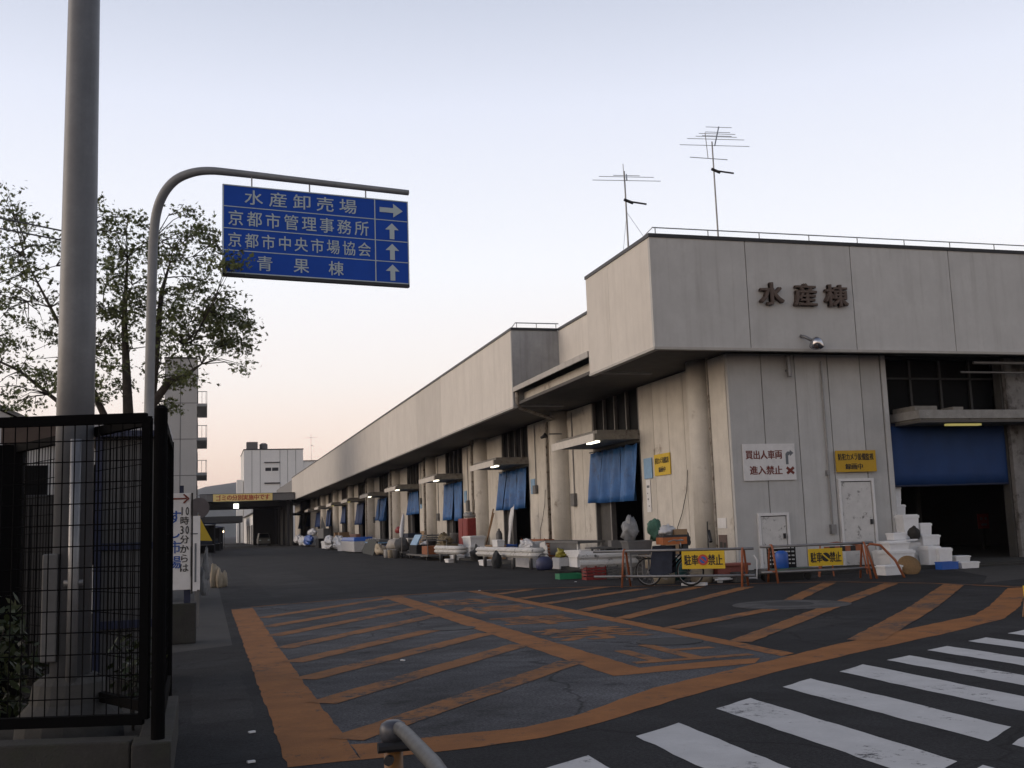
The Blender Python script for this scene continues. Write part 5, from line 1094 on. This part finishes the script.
# little litter
lm=M()
for x,y in ((.35,8.6),(.3,7.5),(2.2,12.4),(6.3,24.9),(9.3,26.5)): lm.obb((x,y,.012),.05,.03,.012,rz=x)
lm.out('litter',FOAM,org=(0,0,0),kind='stuff')

# thin evening air: one closed box round the whole scene
hz=bpy.data.materials.new('evening haze'); hz.use_nodes=True; hn=hz.node_tree; hn.nodes.clear()
ho=hn.nodes.new('ShaderNodeOutputMaterial'); pv=hn.nodes.new('ShaderNodeVolumePrincipled'); pv.inputs['Color'].default_value=(.80,.82,.95,1); pv.inputs['Density'].default_value=.00013
hn.links.new(pv.outputs[0],ho.inputs['Volume'])
M().box(-3300,3300,-300,4100,-1,200).out('haze',hz,org=(0,0,0),kind='stuff')
# ------------------------------------------------------------------ light, sky, camera
w=bpy.data.worlds.new('World'); sc.world=w; w.use_nodes=True; nt=w.node_tree; N=nt.nodes; L=nt.links
bg=N['Background']; sky=N.new('ShaderNodeTexSky'); sky.sky_type='NISHITA'; sky.sun_disc=False
SE,SAZ=R(12),R(-72)          # sun elevation; azimuth from +Y towards +X
sky.sun_elevation=SE; sky.sun_rotation=SAZ; sky.dust_density=1.5; sky.altitude=50
tc=N.new('ShaderNodeTexCoord'); sp=N.new('ShaderNodeSeparateXYZ'); L.new(tc.outputs['Generated'],sp.inputs[0])
cr=N.new('ShaderNodeValToRGB'); e=cr.color_ramp.elements
stops=[(0,(1.50,1.05,.80)),(.06,(1.30,1.02,.85)),(.14,(1.20,1.11,1.06)),(.24,(1.13,1.14,1.19)),(.38,(.93,.97,1.11)),(.55,(.50,.56,.70)),(1,(.16,.18,.27))]
stops=[(p,tuple(q*.5 for q in c)) for p,c in stops]
e[0].position=0; e[0].color=(*stops[0][1],1); e[1].position=1; e[1].color=(*stops[-1][1],1)
for p,c in stops[1:-1]: x=e.new(p); x.color=(*c,1)
L.new(sp.outputs['Z'],cr.inputs[0])
# afterglow: the western half of the sky is brighter and warmer
wm=N.new('ShaderNodeMapRange'); wm.inputs[1].default_value=-.2; wm.inputs[2].default_value=-1; wm.inputs[3].default_value=0; wm.inputs[4].default_value=1; L.new(sp.outputs['X'],wm.inputs[0])
k10=N.new('ShaderNodeMix'); k10.data_type='RGBA'; k10.blend_type='MULTIPLY'; k10.inputs[0].default_value=1; k10.inputs[7].default_value=(10,10,10,1); L.new(cr.outputs[0],k10.inputs[6])
# darker eastern sky behind the camera
ym=N.new('ShaderNodeMapRange'); ym.inputs[1].default_value=.6; ym.inputs[2].default_value=-.5; ym.inputs[3].default_value=20; ym.inputs[4].default_value=13.5; L.new(sp.outputs['Y'],ym.inputs[0])
cb=N.new('ShaderNodeCombineColor'); [L.new(ym.outputs[0],cb.inputs[i]) for i in range(3)]; L.new(cb.outputs[0],k10.inputs[7])
gl=N.new('ShaderNodeMix'); gl.data_type='RGBA'; gl.blend_type='ADD'; gl.inputs[7].default_value=(17,13.0,9.8,1); L.new(k10.outputs[2],gl.inputs[6])
lowm=N.new('ShaderNodeMapRange'); lowm.inputs[1].default_value=.75; lowm.inputs[2].default_value=.05; L.new(sp.outputs['Z'],lowm.inputs[0])
gm=N.new('ShaderNodeMath'); gm.operation='MULTIPLY'; L.new(wm.outputs[0],gm.inputs[0]); L.new(lowm.outputs[0],gm.inputs[1]); L.new(gm.outputs[0],gl.inputs[0])
mx=N.new('ShaderNodeMix'); mx.data_type='RGBA'; mx.inputs[0].default_value=.12; L.new(gl.outputs[2],mx.inputs[6]); L.new(sky.outputs[0],mx.inputs[7])
L.new(mx.outputs[2],bg.inputs['Color']); bg.inputs['Strength'].default_value=.1
sl=bpy.data.lights.new('Sun','SUN'); sl.energy=.6; sl.angle=R(40); sl.color=(1,.80,.60)
so=bpy.data.objects.new('Sun',sl); COL.objects.link(so)
sd=Vector((math.sin(SAZ)*math.cos(SE),math.cos(SAZ)*math.cos(SE),math.sin(SE))); so.rotation_euler=sd.to_track_quat('Z','Y').to_euler(); so.location=(-20,30,20)

pitch,roll,yaw=.133848,-.0344985,.284693
cy,sy=math.cos(yaw),math.sin(yaw)
fw=Vector((sy*math.cos(pitch),cy*math.cos(pitch),math.sin(pitch))); rt=Vector((cy,-sy,0)); up=rt.cross(fw)
c,s=math.cos(roll),math.sin(roll); rt2=rt*c+up*s; up2=up*c-rt*s
cam=bpy.data.cameras.new('Camera'); co=bpy.data.objects.new('Camera',cam); COL.objects.link(co)
mx_=Matrix((rt2,up2,-fw)).transposed().to_4x4(); mx_.translation=(0,0,1.5); co.matrix_world=mx_
cam.sensor_width=36; cam.lens=36*1056.55/1024; cam.clip_start=.1; cam.clip_end=9000
sc.camera=co
sc.view_settings.view_transform='Standard'; sc.view_settings.look='None'; sc.view_settings.exposure=0; sc.view_settings.gamma=1
